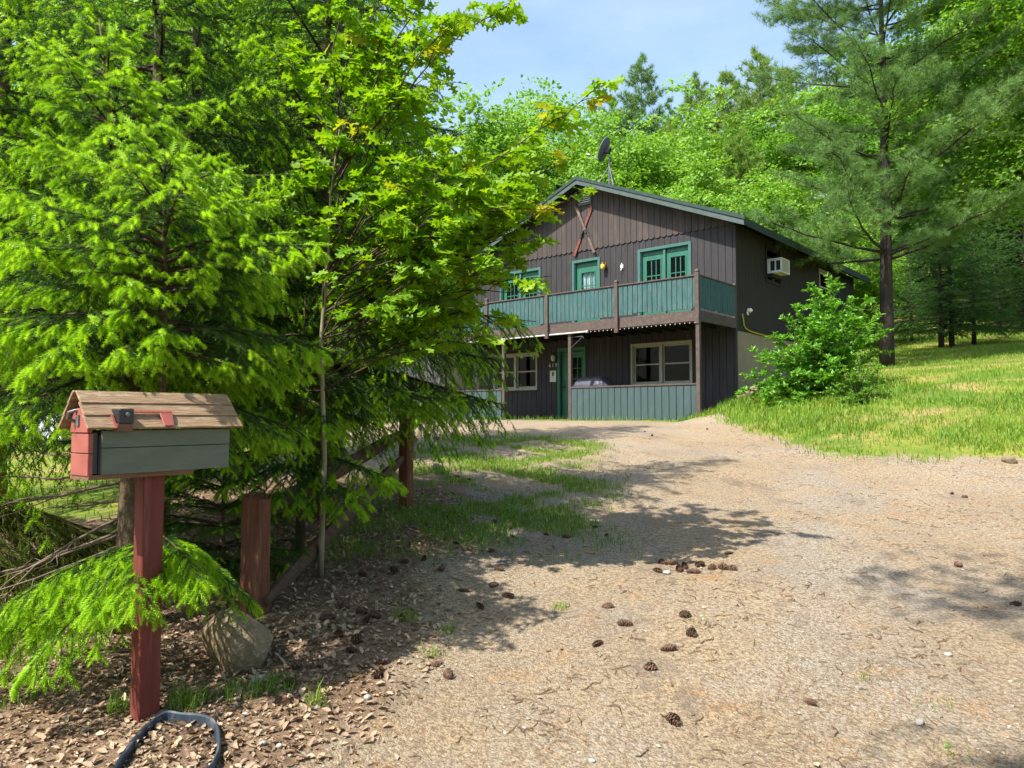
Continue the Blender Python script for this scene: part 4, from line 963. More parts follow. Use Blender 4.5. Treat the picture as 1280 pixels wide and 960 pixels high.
for lab, pts in CONES.items():
    for (u, v) in pts:
        p = on_ground(u, v); i = int(rr.integers(3)); src = protos[i]
        o = src if i not in used else src.copy()
        if i in used: COL.objects.link(o)
        used.add(i); s_ = .62 + .32*rr.random(); s_ *= .8 if p[1] > 6.5 else 1
        o.location = (p[0], p[1], p[2] + .018*s_); o.scale = (s_*1.1, s_, s_*.72); o.rotation_euler = (rr.random()*6, rr.normal()*.12, rr.random()*6.28)
        tag(o, lab, 'pine cone', 'pine cones fallen on the ground'); k += 1

# ------------------------------------------------------------------ white van and pale shed far behind the spruces
vz = float(gz(-17.3, 25)); vx, vy = -16.6, 25.
van = empty('parked_van', (vx, vy, vz), math.radians(-6), 'white van parked beyond the shaded lawn, glimpsed under spruce boughs', 'van')
sidep = [(-2.6, .42), (2.35, .42), (2.42, .75), (2.3, 1.05), (1.55, 1.22), (.95, 1.95), (.6, 2.08), (-2.5, 2.08), (-2.62, 1.9)]
m_ = MB(); m_.prism(sidep, -.95, .95); m_.build('body', M['van'], van, .05)
m_ = MB()
for yy in (-.953, .951):
    m_.prism([(.25, 1.22), (1.38, 1.22), (.9, 1.85), (.25, 1.85)], yy, yy+.004); m_.prism([(-1.1, 1.22), (.12, 1.22), (.12, 1.85), (-1.1, 1.85)], yy, yy+.004)
m_.add([(1.50, -.8, 1.30), (1.50, .8, 1.30), (1.02, .8, 1.90), (1.02, -.8, 1.90)], [(0, 1, 2, 3)]); m_.build('window', M['black_metal'], van)
for xx in (-1.65, 1.6):
    for yy in (-.96, .74):
        m_ = MB(); m_.lathe([(0, 0), (.2, 0), (.34, .02), (.34, .2), (.2, .22), (0, .22)], 20, Matrix.Translation((xx, yy + .22, .34)) @ Matrix.Rotation(PI/2, 4, 'X')); w_ = m_.build('wheel', M['rubber'], van)
        m_ = MB(); m_.lathe([(0, 0), (.19, 0), (.17, .015), (0, .02)], 14, Matrix.Translation((xx, yy - .001 if yy < 0 else yy+.224, .34)) @ Matrix.Rotation(PI/2 if yy < 0 else -PI/2, 4, 'X')); m_.build('rim', M['metal_grey'], w_)
m_ = MB(); m_.box(-2.5, 2.3, -.9, .9, .25, .418); m_.build('underbody', M['rubber'], van)
sx, sy = -4.8, 34.5; sz = float(gz(sx, sy))
sh = empty('garden_shed', (sx, sy, sz), math.radians(-12), 'pale garden shed seen in slivers between spruce and house', 'shed')
m_ = MB(); m_.box(-2.2, 2.2, -1.5, 1.5, -.4, 2.3); m_.build('wall', M['shed'], sh)
m_ = MB()
for xx in (-2.2, 2.12): m_.box(xx-.02, xx+.1, -1.53, -1.503, -.2, 2.3)
m_.build('corner_board', M['white_trim'], sh)
m_ = MB(); m_.prism([(-2.5, 2.25), (0, 3.3), (2.5, 2.25), (2.5, 2.35), (0, 3.42), (-2.5, 2.35)], -1.8, 1.8); m_.build('roof', M['roof'], sh)
m_ = MB(); m_.box(-.45, .45, -1.53, -1.503, 0, 2.0); m_.build('door', M['white_trim'], sh)
# ------------------------------------------------------------------ foliage
def shoot_template(n, length_needle, w, seed, flat=.55, fwd=.75):
    rr = np.random.default_rng(seed); V = []; Fc = []
    # stem
    V += [(0, -.02, 0), (0, .02, 0), (1, 0, 0)]; Fc.append((0, 1, 2))
    for i in range(n):
        t = (i + .5)/n; q = i*2.399 + rr.normal()*.2
        rad = np.array([0, math.cos(q), math.sin(q)*flat + .12]); rad /= np.linalg.norm(rad)
        d = np.array([fwd, 0, 0]) + rad*(.75 if t < .85 else .45); d /= np.linalg.norm(d); ln = length_needle*(1.08 - .55*abs(t-.42)) * (.85 + .3*rr.random())
        b = np.array([t*.96, 0, 0]); side = np.cross(d, rad); side /= np.linalg.norm(side) + 1e-9
        k = len(V); V += [tuple(b - side*w/2), tuple(b + side*w/2), tuple(b + d*ln)]; Fc.append((k, k+1, k+2))
    return np.array(V, np.float32), np.array(Fc)
T_NEW = [shoot_template(46, .27, .085, i, .85, .45) for i in range(3)]
T_OLD = [shoot_template(24, .26, .055, 10+i, .55, .8) for i in range(3)]
T_NEW_L = [shoot_template(22, .29, .13, 20+i, .8, .45) for i in range(2)]
T_OLD_L = [shoot_template(12, .30, .095, 30+i, .55, .8) for i in range(2)]
def unit(a): return a / (np.linalg.norm(a, axis=-1, keepdims=True) + 1e-9)

class Shoots:
    def __init__(s): s.p = []; s.d = []; s.u = []; s.l = []; s.k = []
    def add(s, p, d, u, l, k): s.p.append(p); s.d.append(d); s.u.append(u); s.l.append(l); s.k.append(k)
    def emit(s, S, rr, lod, mi_old=1, mi_new=2, origin=(0, 0, 0)):
        p = np.concatenate(s.p); d = unit(np.concatenate(s.d)); u = np.concatenate(s.u); l = np.concatenate(s.l); k = np.concatenate(s.k)
        # outside the picture: fewer, larger shoots
        U, V, D = project(p + np.array(origin)); out = (U < -90) | (U > 1370) | (V < -90) | (V > 1050)
        keep = ~out | (rr.random(len(p)) < .3); l = np.where(out, l*1.6, l)
        p, d, u, l, k = p[keep], d[keep], u[keep], l[keep], k[keep]
        y = unit(np.cross(u, d)); z = np.cross(d, y)
        th = np.clip(rr.normal(.5, .22, len(p)), 0, 1)
        for kind, tmpl, mi in ((0, (T_OLD, T_OLD_L)[lod], mi_old), (1, (T_NEW, T_NEW_L)[lod], mi_new)):
            for j, (tv, tf) in enumerate(tmpl):
                q = (k == kind) & (np.arange(len(p)) % len(tmpl) == j)
                S.inst(tv, tf, p[q].astype(np.float32), (d[q]*l[q, None]).astype(np.float32), (y[q]*l[q, None]).astype(np.float32), (z[q]*l[q, None]).astype(np.float32), mi, th[q])
        return len(p)

def spruce_branch(S, sh, rr, p0, az, L, up, droop, tipup, dens, newf, hang, sl, wood_r, thin=1., edge=(.34, .80)):
    n = 9; s = np.linspace(0, 1, n)
    hd = np.array([math.cos(az), math.sin(az), 0.]); sd = np.array([-hd[1], hd[0], 0.])
    bend = rr.normal(0, .10)
    pts = p0 + hd*(L*s)[:, None] + sd*(L*bend*s**2)[:, None] + np.array([0, 0, 1.])*(L*(up*s - droop*s**2 + tipup*s**3.5))[:, None]
    S.tube(pts, wood_r*(1 - .85*s), 4, 0, .5)
    # secondaries
    ns = max(4, int(L*2*dens)); ss = np.linspace(.14, .985, ns) + rr.normal(0, .006, ns)
    for i, t in enumerate(ss):
        t = min(max(t, .05), .995); P = np.array([np.interp(t, s, pts[:, j]) for j in range(3)])
        i0 = min(int(t*(n-1)), n-2); T = pts[i0+1] - pts[i0]; T /= np.linalg.norm(T)
        sgn = 1 if i % 2 else -1
        l2 = L*(.46*(1 - t)**.75 + .07)*(.75 + .5*rr.random()); l2 = min(l2, .55 + .1*L)
        ang = math.radians(58 - 22*t + rr.normal()*7)
        d0 = T*math.cos(ang) + sgn*(np.cross(np.array([0, 0, 1.]), T))*math.sin(ang); d0 /= np.linalg.norm(d0)
        hg = hang*(.6 + .8*rr.random())
        m = max(3, int(l2/(sl*.56)/thin)); q = (np.arange(m) + .5)/m
        # twig curve sags
        tp = P + d0*(l2*q)[:, None] + np.array([0, 0, -1.])*(l2*hg*q**1.7)[:, None]
        tt = d0[None] + np.array([0, 0, -1.])[None]*(1.7*hg*q**.7)[:, None]; tt = unit(tt)
        S.tube(np.array([P, tp[m//2], tp[-1]]), [.0035*wood_r/.012, .002, .001], 3, 0, .5)
        sgn2 = np.where(np.arange(m) % 2 == 0, 1., -1.)
        lat = np.cross(np.array([0, 0, 1.]), tt); lat = unit(lat)
        a2 = np.radians(48 + rr.normal(0, 9, m))
        dd = tt*np.cos(a2)[:, None] + lat*(sgn2*np.sin(a2))[:, None] + np.array([0, 0, -1.])*(.25 + hang*.5 + .2*rr.random(m))[:, None]
        ll = sl*(.75 + .5*rr.random(m))
        pn = np.clip(newf*1.15, 0, 1) * sstep(edge[0], edge[1], q*.62 + (t - .30)*.75); kk = (rr.random(m) < pn).astype(int)
        ll = np.where(kk == 1, ll*1.02, ll)
        upv = np.tile(np.array([0, 0, 1.]), (m, 1)) + .15*rr.normal(size=(m, 3))
        sh.add(tp, dd, upv, ll, kk)
        # shoots along the twig itself (axis) and its tip
        kk2 = (rr.random(m) < pn*.6).astype(int); kk2[-1] = int(rr.random() < newf*1.1)
        sh.add(tp - tt*sl*.4, tt + .1*rr.normal(size=(m, 3)), upv, np.full(m, sl*1.05), kk2)
        # new growth fingers at the end
        if rr.random() < newf*1.3:
            for b in (-1, 1):
                sh.add(tp[-1:], tt[-1:]*.8 + lat[-1:]*b*.7 + np.array([[0, 0, -.35]]), upv[-1:], np.array([sl*1.0]), np.array([1]))
    sh.add(pts[-1:], (pts[-1:] - pts[-2:-1]), np.array([[0, 0, 1.]]), np.array([sl*1.3]), np.array([int(newf > .3)]))
    # along the main axis
    m = max(3, int(L/(sl*.8))); q = np.linspace(.25, .98, m); pp = np.stack([np.interp(q, s, pts[:, j]) for j in range(3)], -1)
    sh.add(pp, np.tile(pts[-1] - pts[0], (m, 1)) + .3*rr.normal(size=(m, 3))*L, np.tile(np.array([0, 0, 1.]), (m, 1)), np.full(m, sl), (rr.random(m) < newf*.3*q).astype(int))

def spruce(name, label, path, r0, spec, seed, lod=0, mats=None, extra=None, group='spruces round the mailbox', bark=None):
    """path: trunk points from the ground to the tip; spec: function(height fraction, rr) -> list of branch dicts"""
    path = np.array(path, float); base = path[0].copy(); rr = np.random.default_rng(seed)
    t = empty(name, tuple(base), 0, label, 'spruce', group)
    P = path - base; k = np.linspace(0, 1, len(P)); f = np.linspace(0, 1, 14)
    Pf = np.stack([np.interp(f, k, P[:, j]) for j in range(3)], -1)
    m_ = MB(); m_.tube(Pf + np.array([0, 0, -.0]), r0*(1 - f)**1.25 + .005, 10); m_.build('trunk', bark or M['bark'], t, smooth=True)
    S = Soup(); sh = Shoots()
    for b in spec(rr):
        p0 = np.array([np.interp(b['t'], f, Pf[:, j]) for j in range(3)])
        spruce_branch(S, sh, rr, p0, b['az'], b['L'], b.get('up', .1), b.get('droop', .35), b.get('tip', .12), b.get('dens', 9), b.get('newf', .6), b.get('hang', .5), b.get('sl', .07), b.get('r', .012), b.get('thin', 1.), b.get('edge', (.34, .80)))
    if extra: extra(S, sh, rr, base)
    cnt = sh.emit(S, rr, lod, origin=base)
    o = S.build('crown', mats or [M['twig'], M['sp_old'], M['sp_new']], t)
    return t, o, cnt
def cone_spec(H, t0, t1, R, nwh, per, pw=1., **kw):
    """regular whorled cone from height fraction t0 to t1; R radius at t0"""
    def f(rr):
        out = []
        for i in range(nwh):
            q = (i + .35*rr.random())/nwh; t = t0 + (t1 - t0)*q
            L0 = R*(1 - q)**pw + .06
            a0 = rr.random()*6.28
            for j in range(per):
                b = dict(kw); b['t'] = min(t + .012*rr.normal(), .995); b['az'] = a0 + j*2*PI/per + rr.normal()*.25; b['L'] = L0*(.72 + .45*rr.random())
                b['up'] = kw.get('up', .1) + .55*q; b['droop'] = kw.get('droop', .35)*(1 - .5*q)
                b['hang'] = kw.get('hang', .5)*(1 - .55*q); b['r'] = .006 + .012*L0
                out.append(b)
        return out
    return f
GZ = lambda x, y: float(gz(x, y))
# B: small bright spruce right behind the post, with low boughs spreading round it
bx_, by_ = -1.96, 4.10
pB = [(bx_, by_, GZ(bx_, by_)), (bx_+.03, by_, 1.3), (-1.90, 4.05, 2.3), (-1.905, 4.0, 3.06)]
hB = 3.06 - pB[0][2]
def specB(rr):
    out = cone_spec(hB, .53, .985, .98, 8, 6, .8, up=.16, droop=.42, tip=.10, dens=12, newf=.9, hang=.6, sl=.075)(rr)
    for b in out:
        if b['t'] < .76 and -2.75 < ((b['az'] + PI) % (2*PI)) - PI < -.25: b['L'] *= .42
    for az, L, t, up, dr, nf in ((-128, .74, .205, .22, .55, .95), (-150, .80, .19, .15, .55, .95), (-55, .68, .225, .22, .45, .95), (-92, .62, .22, .25, .65, .95), (-20, .62, .2, .1, .5, .55), (-75, .7, .215, .22, .5, .95), (165, .7, .15, .1, .5, .7), (-110, .75, .16, .2, .6, .9), (120, .7, .2, .1, .5, .5), (-170, .9, .13, .1, .35, .8), (40, .6, .45, .1, .4, .3), (80, .7, .40, .1, .4, .2), (10, .62, .47, .05, .45, .3)):
        out.append(dict(t=t, az=math.radians(az), L=L, up=up, droop=dr, tip=.05, dens=14, newf=nf, hang=.55, sl=.072, r=.009, edge=(-.05, .40)))
    return out
spruce('young_spruce', 'small young spruce with lime new growth rising directly behind the red mailbox post', pB, .032, specB, 101)
# A: young spruce with the brown trunk seen under the mailbox
pA = [(-2.42, 4.75, GZ(-2.42, 4.75)), (-2.42, 4.75, 1.2), (-2.47, 4.7, 2.6), (-2.62, 4.62, 4.12)]
hA = 4.12 - pA[0][2]
def extraA(S, sh, rr, base):
    # dead lower limbs
    for z, az, L, up in ((.98, 185, .95, -.05), (.93, 200, 1.1, -.2), (.72, 215, .9, -.45), (.60, 200, 1.2, -.3), (.55, 225, .8, -.35), (1.05, 170, .8, .1), (.8, 150, .9, -.1), (.66, -140, .75, -.5), (.9, 20, .5, -.5)):
        a = math.radians(az); d = np.array([math.cos(a), math.sin(a), up]); n = 7; t = np.linspace(0, 1, n)
        pts = np.array([0, 0, z]) + d*(L*t)[:, None] + .035*rr.normal(size=(n, 3))*t[:, None]; S.tube(pts, .012*(1 - .75*t), 5, 3, .5)
        for q in (2, 3, 4, 5):
            a2 = a + rr.choice([-1, 1])*(.5 + .4*rr.random()); d2 = np.array([math.cos(a2), math.sin(a2), up - .2 + .4*rr.random()]); t2 = np.linspace(0, 1, 5)
            S.tube(pts[q] + d2*(L*.42*rr.random()*t2)[:, None] + .02*rr.normal(size=(5, 3))*t2[:, None], .005*(1 - .8*t2), 4, 3, .5)
specA = cone_spec(hA, .47, .985, 1.1, 11, 6, .75, up=.14, droop=.46, tip=.10, dens=11, newf=.9, hang=.65, sl=.078)
spruce('young_spruce', 'young spruce whose tan trunk with dead twigs shows under the mailbox', pA, .100, specA, 102, mats=[M['twig'], M['sp_old'], M['sp_new'], M['dead']], extra=extraA)
# C: taller spruce behind both
pC = [(-3.1, 6.5, GZ(-3.1, 6.5)), (-3.12, 6.5, 3), (-3.15, 6.5, 5.4), (-3.2, 6.5, 9.6)]
spruce('tall_spruce', 'tall spruce with dark trunk behind the two young spruces, top out of frame', pC, .13, cone_spec(9, .20, .97, 2.0, 17, 6, .85, up=.05, droop=.42, tip=.12, dens=8, newf=.6, hang=.8, sl=.09, thin=1.1), 103, 1)
# D: big dark spruce with sweeping boughs towards the house
pD = [(-1.95, 7.6, GZ(-1.95, 7.6)), (-1.95, 7.6, 3), (-1.93, 7.6, 6), (-1.9, 7.6, 10.2)]
def specD(rr):
    out = cone_spec(9.5, .20, .97, 2.15, 19, 6, .85, up=.0, droop=.36, tip=.14, dens=8, newf=.30, hang=.8, sl=.085, thin=1.1)(rr)
    out = [b for b in out if not (b['t'] < .22 and -1.9 < ((b['az'] + PI) % (2*PI)) - PI < -.5)]
    return out
spruce('tall_spruce', 'tall dark spruce with sweeping drooping boughs between fence and house', pD, .14, specD, 104, 1)
# bright boughs over the fence come from a slim spruce by the rails
pE = [(-1.75, 6.2, GZ(-1.75, 6.2)), (-1.75, 6.2, 1.5), (-1.72, 6.15, 2.6)]
def specE(rr):
    out = []
    for az, L, t, up, dr, nf in ((-40, 1.1, .40, .02, .20, .95), (-62, 1.05, .34, .05, .28, .95), (10, 1.3, .64, .02, .12, .95), (32, 1.3, .66, .0, .10, .9), (-85, .95, .38, .1, .4, .85), (-110, .9, .42, .05, .35, .5), (65, 1.2, .7, 0, .2, .3), (120, 1.0, .6, 0, .2, .3), (180, 1.1, .5, 0, .4, .1), (-150, 1., .44, 0, .35, .2), (-50, .8, .6, .1, .4, .7), (0, .8, .70, .1, .3, .5), (-100, .75, .64, .1, .4, .4), (50, .8, .7, .1, .4, .1), (150, .8, .7, .1, .4, .1), (-30, .6, .82, .1, .4, .7), (90, .5, .85, .1, .4, .5), (200, .5, .85, .1, .4, .5)):
        out.append(dict(t=t, az=math.radians(az), L=L, up=up, droop=dr, tip=.05, dens=9, newf=nf, hang=.5, sl=.078, r=.012))
    return out
spruce('young_spruce', 'slim spruce at the rails holding lime-tipped boughs over the far fence post', pE, .04, specE, 105)
# low shaded spruce growth between post and fence
pF = [(-2.2, 5.7, GZ(-2.2, 5.7)), (-2.2, 5.7, .9), (-2.18, 5.68, 1.62)]
spruce('young_spruce', 'low dark spruce filling the shade between mailbox post and near fence post', pF, .022, cone_spec(1.3, .08, .97, .72, 7, 6, .6, up=.08, droop=.25, tip=.1, dens=10, newf=.06, hang=.4, sl=.07), 107)
# G: spruce on the far left with weeping olive lower boughs
pG = [(-5.2, 5.7, GZ(-5.2, 5.7)), (-5.2, 5.7, 3.5), (-5.15, 5.7, 7.4)]
def specG(rr):
    out = cone_spec(7.1, .42, .97, 1.8, 13, 6, .85, up=-.02, droop=.35, tip=.12, dens=8, newf=.7, hang=.75, sl=.085, thin=1.1)(rr)
    return out
def extraG(S, sh, rr, base):
    s2 = Shoots()
    for az, L, z in ((0, 2.5, 1.0), (-18, 2.4, .95), (-32, 2.2, .92), (10, 2.5, .9), (-45, 1.9, .85), (-5, 2.6, .82), (-25, 2.5, .72), (18, 2.4, .8), (-60, 1.6, .7), (28, 2.5, .75), (-12, 2.6, .6), (-38, 2.3, .55), (5, 2.3, .5)):
        spruce_branch(S, s2, rr, np.array([0, 0, z]), math.radians(az), L, .0, .30, .0, 8, .0, .8, .075, .014)
    s2.emit(S, rr, 0, 3, 3, origin=base)
spruce('tall_spruce', 'spruce at the far left with weeping olive boughs brushing the ground', pG, .12, specG, 106, 1, mats=[M['twig'], M['sp_old'], M['sp_new'], M['sp_olive']], extra=extraG)
# dark spruces further back on the left
for i, (x_, y_, H, R) in enumerate(((-6.4, 9.2, 10.5, 2.3), (-4.6, 10.6, 11, 2.4), (-2.9, 12.2, 10.5, 2.3), (-10.8, 19., 12, 2.6))):
    g = GZ(x_, y_)
    spruce('tall_spruce', ('dark spruce in the left background above the shaded lawn', 'second dark spruce behind the young ones, deeper in shade', 'dark spruce behind the oak sapling, nearest the house of the back row', 'dark spruce furthest back beside the white van')[i],
           [(x_, y_, g), (x_, y_, g+H/2), (x_+.1, y_, g+H)], .16, cone_spec(H, .25 if i != 2 else .20, .97, R, 18, 6, .85, up=-.02, droop=.33, tip=.14, dens=5.5, newf=.35, hang=.7, sl=.12, thin=1.25), 110+i, 1, group='spruces in the left background')

# ------------------------------------------------------------------ oak sapling in front of the dark spruce
def oak_template(seed):
    # half outline of a lobed leaf, tip along x
    half = [(0, .012), (.10, .05), (.17, .17), (.24, .19), (.29, .07), (.40, .10), (.46, .30), (.56, .36), (.58, .16), (.64, .10), (.72, .13), (.80, .25), (.86, .20), (.86, .07), (1., 0)]
    V = []; Fc = []
    mid = [(x, 0) for x, _ in half]
    for sg in (1, -1):
        k = len(V)
        for (x, y) in half: V.append((x, 0, -.10*x*x)); V.append((x, sg*y, abs(y)*.28 - .10*x*x - .25*y*y))
        for i in range(len(half)-1):
            a = k+2*i; Fc += [(a, a+2, a+3), (a, a+3, a+1)]
    return np.array(V, np.float32), np.array(Fc)
T_OAK = oak_template(0)
def limb(S, p0, p1, r0, rr, sag=.0, n=8, wob_=.04, mi=0, r1=.003):
    t = np.linspace(0, 1, n); p0 = np.array(p0); p1 = np.array(p1); L = np.linalg.norm(p1-p0)
    w = np.cumsum(rr.normal(0, wob_*L/n**.5, (n, 3)), 0); w -= w[0] + (w[-1]-w[0])*t[:, None]
    pts = p0 + (p1-p0)*t[:, None] + w + np.array([0, 0, 1.])*(sag*L*t*(1-t)*4)[:, None]
    S.tube(pts, r0 + (r1-r0)*t, 5, mi, .5); return pts
def put_leaves(S, tmpl, P, D, size, rr, mi, tint, nz=.55, droop=.35):
    n = len(P); D = unit(D + np.array([0, 0, -droop])); up = unit(np.array([0, 0, 1.]) + nz*rr.normal(size=(n, 3))); Y = unit(np.cross(up, D)); Z = np.cross(D, Y)
    s = size*(.7 + .5*rr.random(n))[:, None]
    S.inst(tmpl[0], tmpl[1], P.astype(np.float32), (D*s).astype(np.float32), (Y*s).astype(np.float32), (Z*s).astype(np.float32), mi, tint)
rr = np.random.default_rng(55)
ox, oy = -1.44, 5.65; og = GZ(ox, oy)
oak = empty('oak_sapling', (ox, oy, og), 0, 'lobed-leaved oak sapling with pale thin trunk spreading lime branches towards the house', 'oak')
O = np.array([ox, oy, og])
m_ = MB(); tp = np.array([(0, 0, 0), (.02, 0, .9), (-.02, .02, 1.8), (.03, 0, 2.4), (.05, -.02, 2.9), (.12, -.05, 3.4)]); tp_f = np.stack([np.interp(np.linspace(0, 5, 16), np.arange(6), tp[:, j]) for j in range(3)], -1)
m_.tube(tp_f, np.linspace(.024, .004, 16), 8); m_.build('trunk', M['pale_bark'], oak, smooth=True)
S = Soup()
def trunk_at(z): return np.array([np.interp(z, tp[:, 2], tp[:, j]) for j in range(3)])
tips = [  # u, v, depth, height on trunk, leaf density, tip colour share
    (742, 112, 4.9, 2.2, 1.0, .55), (700, 205, 5.0, 2.0, 1.2, .2), (690, 345, 4.9, 1.8, .55, .3), (660, 365, 5.3, 1.8, .5, .1), (655, 255, 5.3, 2.2, 1.2, .1), (640, 400, 5.2, 1.5, .55, .1), (600, 420, 5.0, 1.4, .8, .05), (690, 262, 4.7, 2.2, 1.2, .2),
    (637, 5, 5.0, 3.0, 1.0, .35), (575, 30, 4.9, 2.9, .7, .3), (520, 120, 5.1, 2.5, 1., .1), (600, 190, 5.2, 2.2, .9, .15), (560, 15, 5.4, 3.2, 1., .2), (520, 60, 5.6, 3.0, 1., .1), (480, 20, 5.2, 3.2, 1., .1), (500, 130, 5.0, 2.7, 1., .1),
    (560, 205, 4.9, 2.3, 1.2, .1), (600, 240, 4.8, 2.1, 1.2, .1), (615, 320, 4.8, 1.8, .8, .1), (560, 330, 4.9, 1.6, 1., .05), (530, 280, 4.7, 1.8, 1.1, .05), (480, 220, 4.9, 2.2, 1., .05), (450, 150, 5., 2.6, 1., .05), (400, 90, 5.2, 2.9, .9, .05), (370, 190, 5.2, 2.4, .8, .05), (430, 280, 5.0, 2.0, .8, .05), (340, 60, 5.6, 3.2, .8, .05), (520, 380, 5.1, 1.5, .7, .05), (470, 340, 5.3, 1.7, .7, .05),
    (650, 205, 5.6, 2.2, .8, .1), (590, -70, 5.2, 3.0, .5, .1), (500, -70, 5.4, 3.1, .8, .1), (430, -60, 5.4, 3.1, .8, .1), (590, 280, 5.6, 2.0, 1., .1), (540, 190, 5.6, 2.3, .9, .1), (712, 250, 5.0, 1.9, .9, .3), (678, 300, 5.1, 1.8, .9, .2), (645, 290, 5.3, 1.9, 1.2, .1), (655, 335, 5.2, 1.7, .9, .2), (612, 380, 5.4, 1.5, 1.2, .1), (585, 300, 5.4, 1.7, 1.2, .1), (665, 240, 5.3, 2.0, 1.2, .1), (560, 400, 5.3, 1.4, 1., .05)]
for (u, v, d, zt, dn, ty) in tips:
    d += .7; p1 = at(u, v, d) - O; p0 = trunk_at(zt); pts = limb(S, p0, p1, .0085, rr, .05, 9, .05)
    L = np.linalg.norm(p1 - p0); ax = unit(p1 - p0)
    nb = max(5, int(L*6.4*dn))
    for i in range(nb):
        t = .30 + .70*(i+.5)/nb; P = np.array([np.interp(t, np.linspace(0, 1, 9), pts[:, j]) for j in range(3)])
        dirv = unit(ax*.7 + rr.normal(size=3)*np.array([.7, .7, .35])); l2 = (.16 + .22*rr.random())*(1.15 - .5*t)
        q = limb(S, P, P + dirv*l2 + np.array([0, 0, .02]), .004, rr, .05, 4, .05, 0, .0015)
        nl = 8 + int(5*rr.random()); e = q[-1]; tt = rr.random(nl)**.5
        Pl = q[0] + (e - q[0])*tt[:, None]; a = rr.random(nl)*2*PI
        Dl = unit(dirv*.6 + np.stack([np.cos(a), np.sin(a), .2*rr.normal(size=nl)], -1))
        young = rr.random() < ty*t*.75
        put_leaves(S, T_OAK, Pl, Dl, .15 if not young else .13, rr, 2 if young else 1, np.clip(rr.normal(.45 + .2*t, .22, nl), 0, 1))
S.build('crown', [M['twig'], M['oak'], M['oak_tip']], oak)

# ------------------------------------------------------------------ shrub beside the house
T_LEAF = (np.array([(0, 0, 0), (.45, .24, .07), (.5, 0, -.02), (.45, -.24, .07), (1, 0, -.06)], np.float32), np.array([(0, 2, 1), (1, 2, 4), (0, 3, 2), (3, 4, 2)]))
T_DIAM = (np.array([(0, 0, 0), (.5, .32, .06), (.5, -.32, .06), (1, 0, -.05)], np.float32), np.array([(0, 2, 1), (1, 2, 3)]))
def bush(name, base, stems, size, mats, seed, label, cat, leafn=16, group=None, sp=.3, tmpl=None, loc=None):
    rr = np.random.default_rng(seed); S = Soup()
    for (tx, ty, tz, dn) in stems:
        p1 = np.array([tx, ty, tz]); p0 = np.array([.12*rr.normal(), .12*rr.normal(), 0]); pts = limb(S, p0, p1, .018, rr, .08, 8, .04)
        L = np.linalg.norm(p1); nb = max(9, int(L*13*dn))
        for i in range(nb):
            t = .18 + .82*(i + rr.random())/nb; P = np.array([np.interp(t, np.linspace(0, 1, 8), pts[:, j]) for j in range(3)])
            dv = unit(unit(p1)*.5 + rr.normal(size=3)*np.array([1, 1, .5])); l2 = sp*(1.25 - .8*t)*(.5 + .8*rr.random())
            q = limb(S, P, P + dv*l2, .004, rr, .05, 3, .03, 0, .002); nl = leafn; tt = .15 + .85*rr.random(nl)
            Pl = P + (q[-1] - P)*tt[:, None]; a = rr.random(nl)*2*PI; Dl = unit(dv*.8 + np.stack([np.cos(a), np.sin(a), .35*rr.normal(size=nl)+.25], -1))
            put_leaves(S, tmpl or T_LEAF, Pl, Dl, size, rr, 1, np.clip(rr.normal(.35 + .35*t, .2, nl), 0, 1), .5, .1)
    t = empty(name, base, 0, label, cat, group)
    # woody stems and leaves
    o = S.build('crown', mats, t); return t
def stems_from(px, base):
    return [tuple(at(u, v, d) - np.array(base)) + (dn,) for (u, v, d, dn) in px]
sb = (7.05, 16.9); sbase = (sb[0], sb[1], GZ(*sb))
bush('leafy_shrub', sbase, stems_from([(1040, 350, 16.9, 1.3), (1000, 385, 16.4, 1.2), (1065, 372, 17, 1.2), (965, 420, 16.5, 1.1), (985, 400, 17.3, 1.), (1090, 400, 16.6, 1.), (950, 455, 16.5, 1.), (975, 480, 16.2, 1.1), (1015, 430, 15.9, 1.3), (1050, 420, 16.2, 1.3), (1100, 440, 17, .8), (1035, 470, 15.8, 1.2), (1000, 470, 15.9, 1.2), (1075, 455, 16.4, 1), (1020, 380, 17.4, 1), (940, 440, 17.3, .8), (1045, 385, 16.3, 1.2), (1072, 395, 17.3, 1), (1010, 405, 16.2, 1.2), (935, 470, 16.9, 1.2), (960, 445, 16.2, 1.2), (985, 440, 16., 1.3), (1030, 400, 15.9, 1.2), (1060, 395, 16., 1.2), (1025, 362, 16.7, 1.1), (1085, 420, 16.1, 1.2), (1000, 500, 15.8, 1.2), (960, 490, 16., 1.2), (1040, 450, 15.7, 1.3), (925, 490, 17.1, 1.1), (945, 510, 16.4, 1.1), (970, 515, 15.9, 1.1), (1105, 415, 17.2, 1.), (1090, 375, 17.2, .8), (1015, 358, 16.6, .9)], sbase), .11, [M['twig'], M['shrub']], 61, 'big lime-green leafy shrub growing against the side of the house', 'shrub', 17, sp=.42)
sb2 = (7.1, 15.2); sbase = (sb2[0], sb2[1], GZ(*sb2))
bush('low_shrub', sbase, stems_from([(1095, 450, 15.2, 1.3), (1070, 470, 15, 1.2), (1103, 475, 15.3, 1.2), (1060, 500, 14.9, 1.3), (1085, 490, 14.8, 1.4), (1050, 480, 15.2, 1.1), (1095, 505, 15, 1.2), (1040, 505, 15.3, 1.1), (1078, 460, 15.5, 1.2), (1065, 515, 14.8, 1.2), (1045, 525, 14.6, 1.5), (1090, 520, 14.6, 1.5), (1030, 490, 15.2, 1.4), (1110, 490, 15.2, 1.4), (1100, 460, 15.5, 1.4), (1075, 440, 15.4, 1.4), (1055, 460, 15, 1.4)], sbase), .070, [M['twig'], M['maple2']], 62, 'smaller dark-leaved upright shrub standing in front of the big lime one', 'shrub', 16, sp=.22)

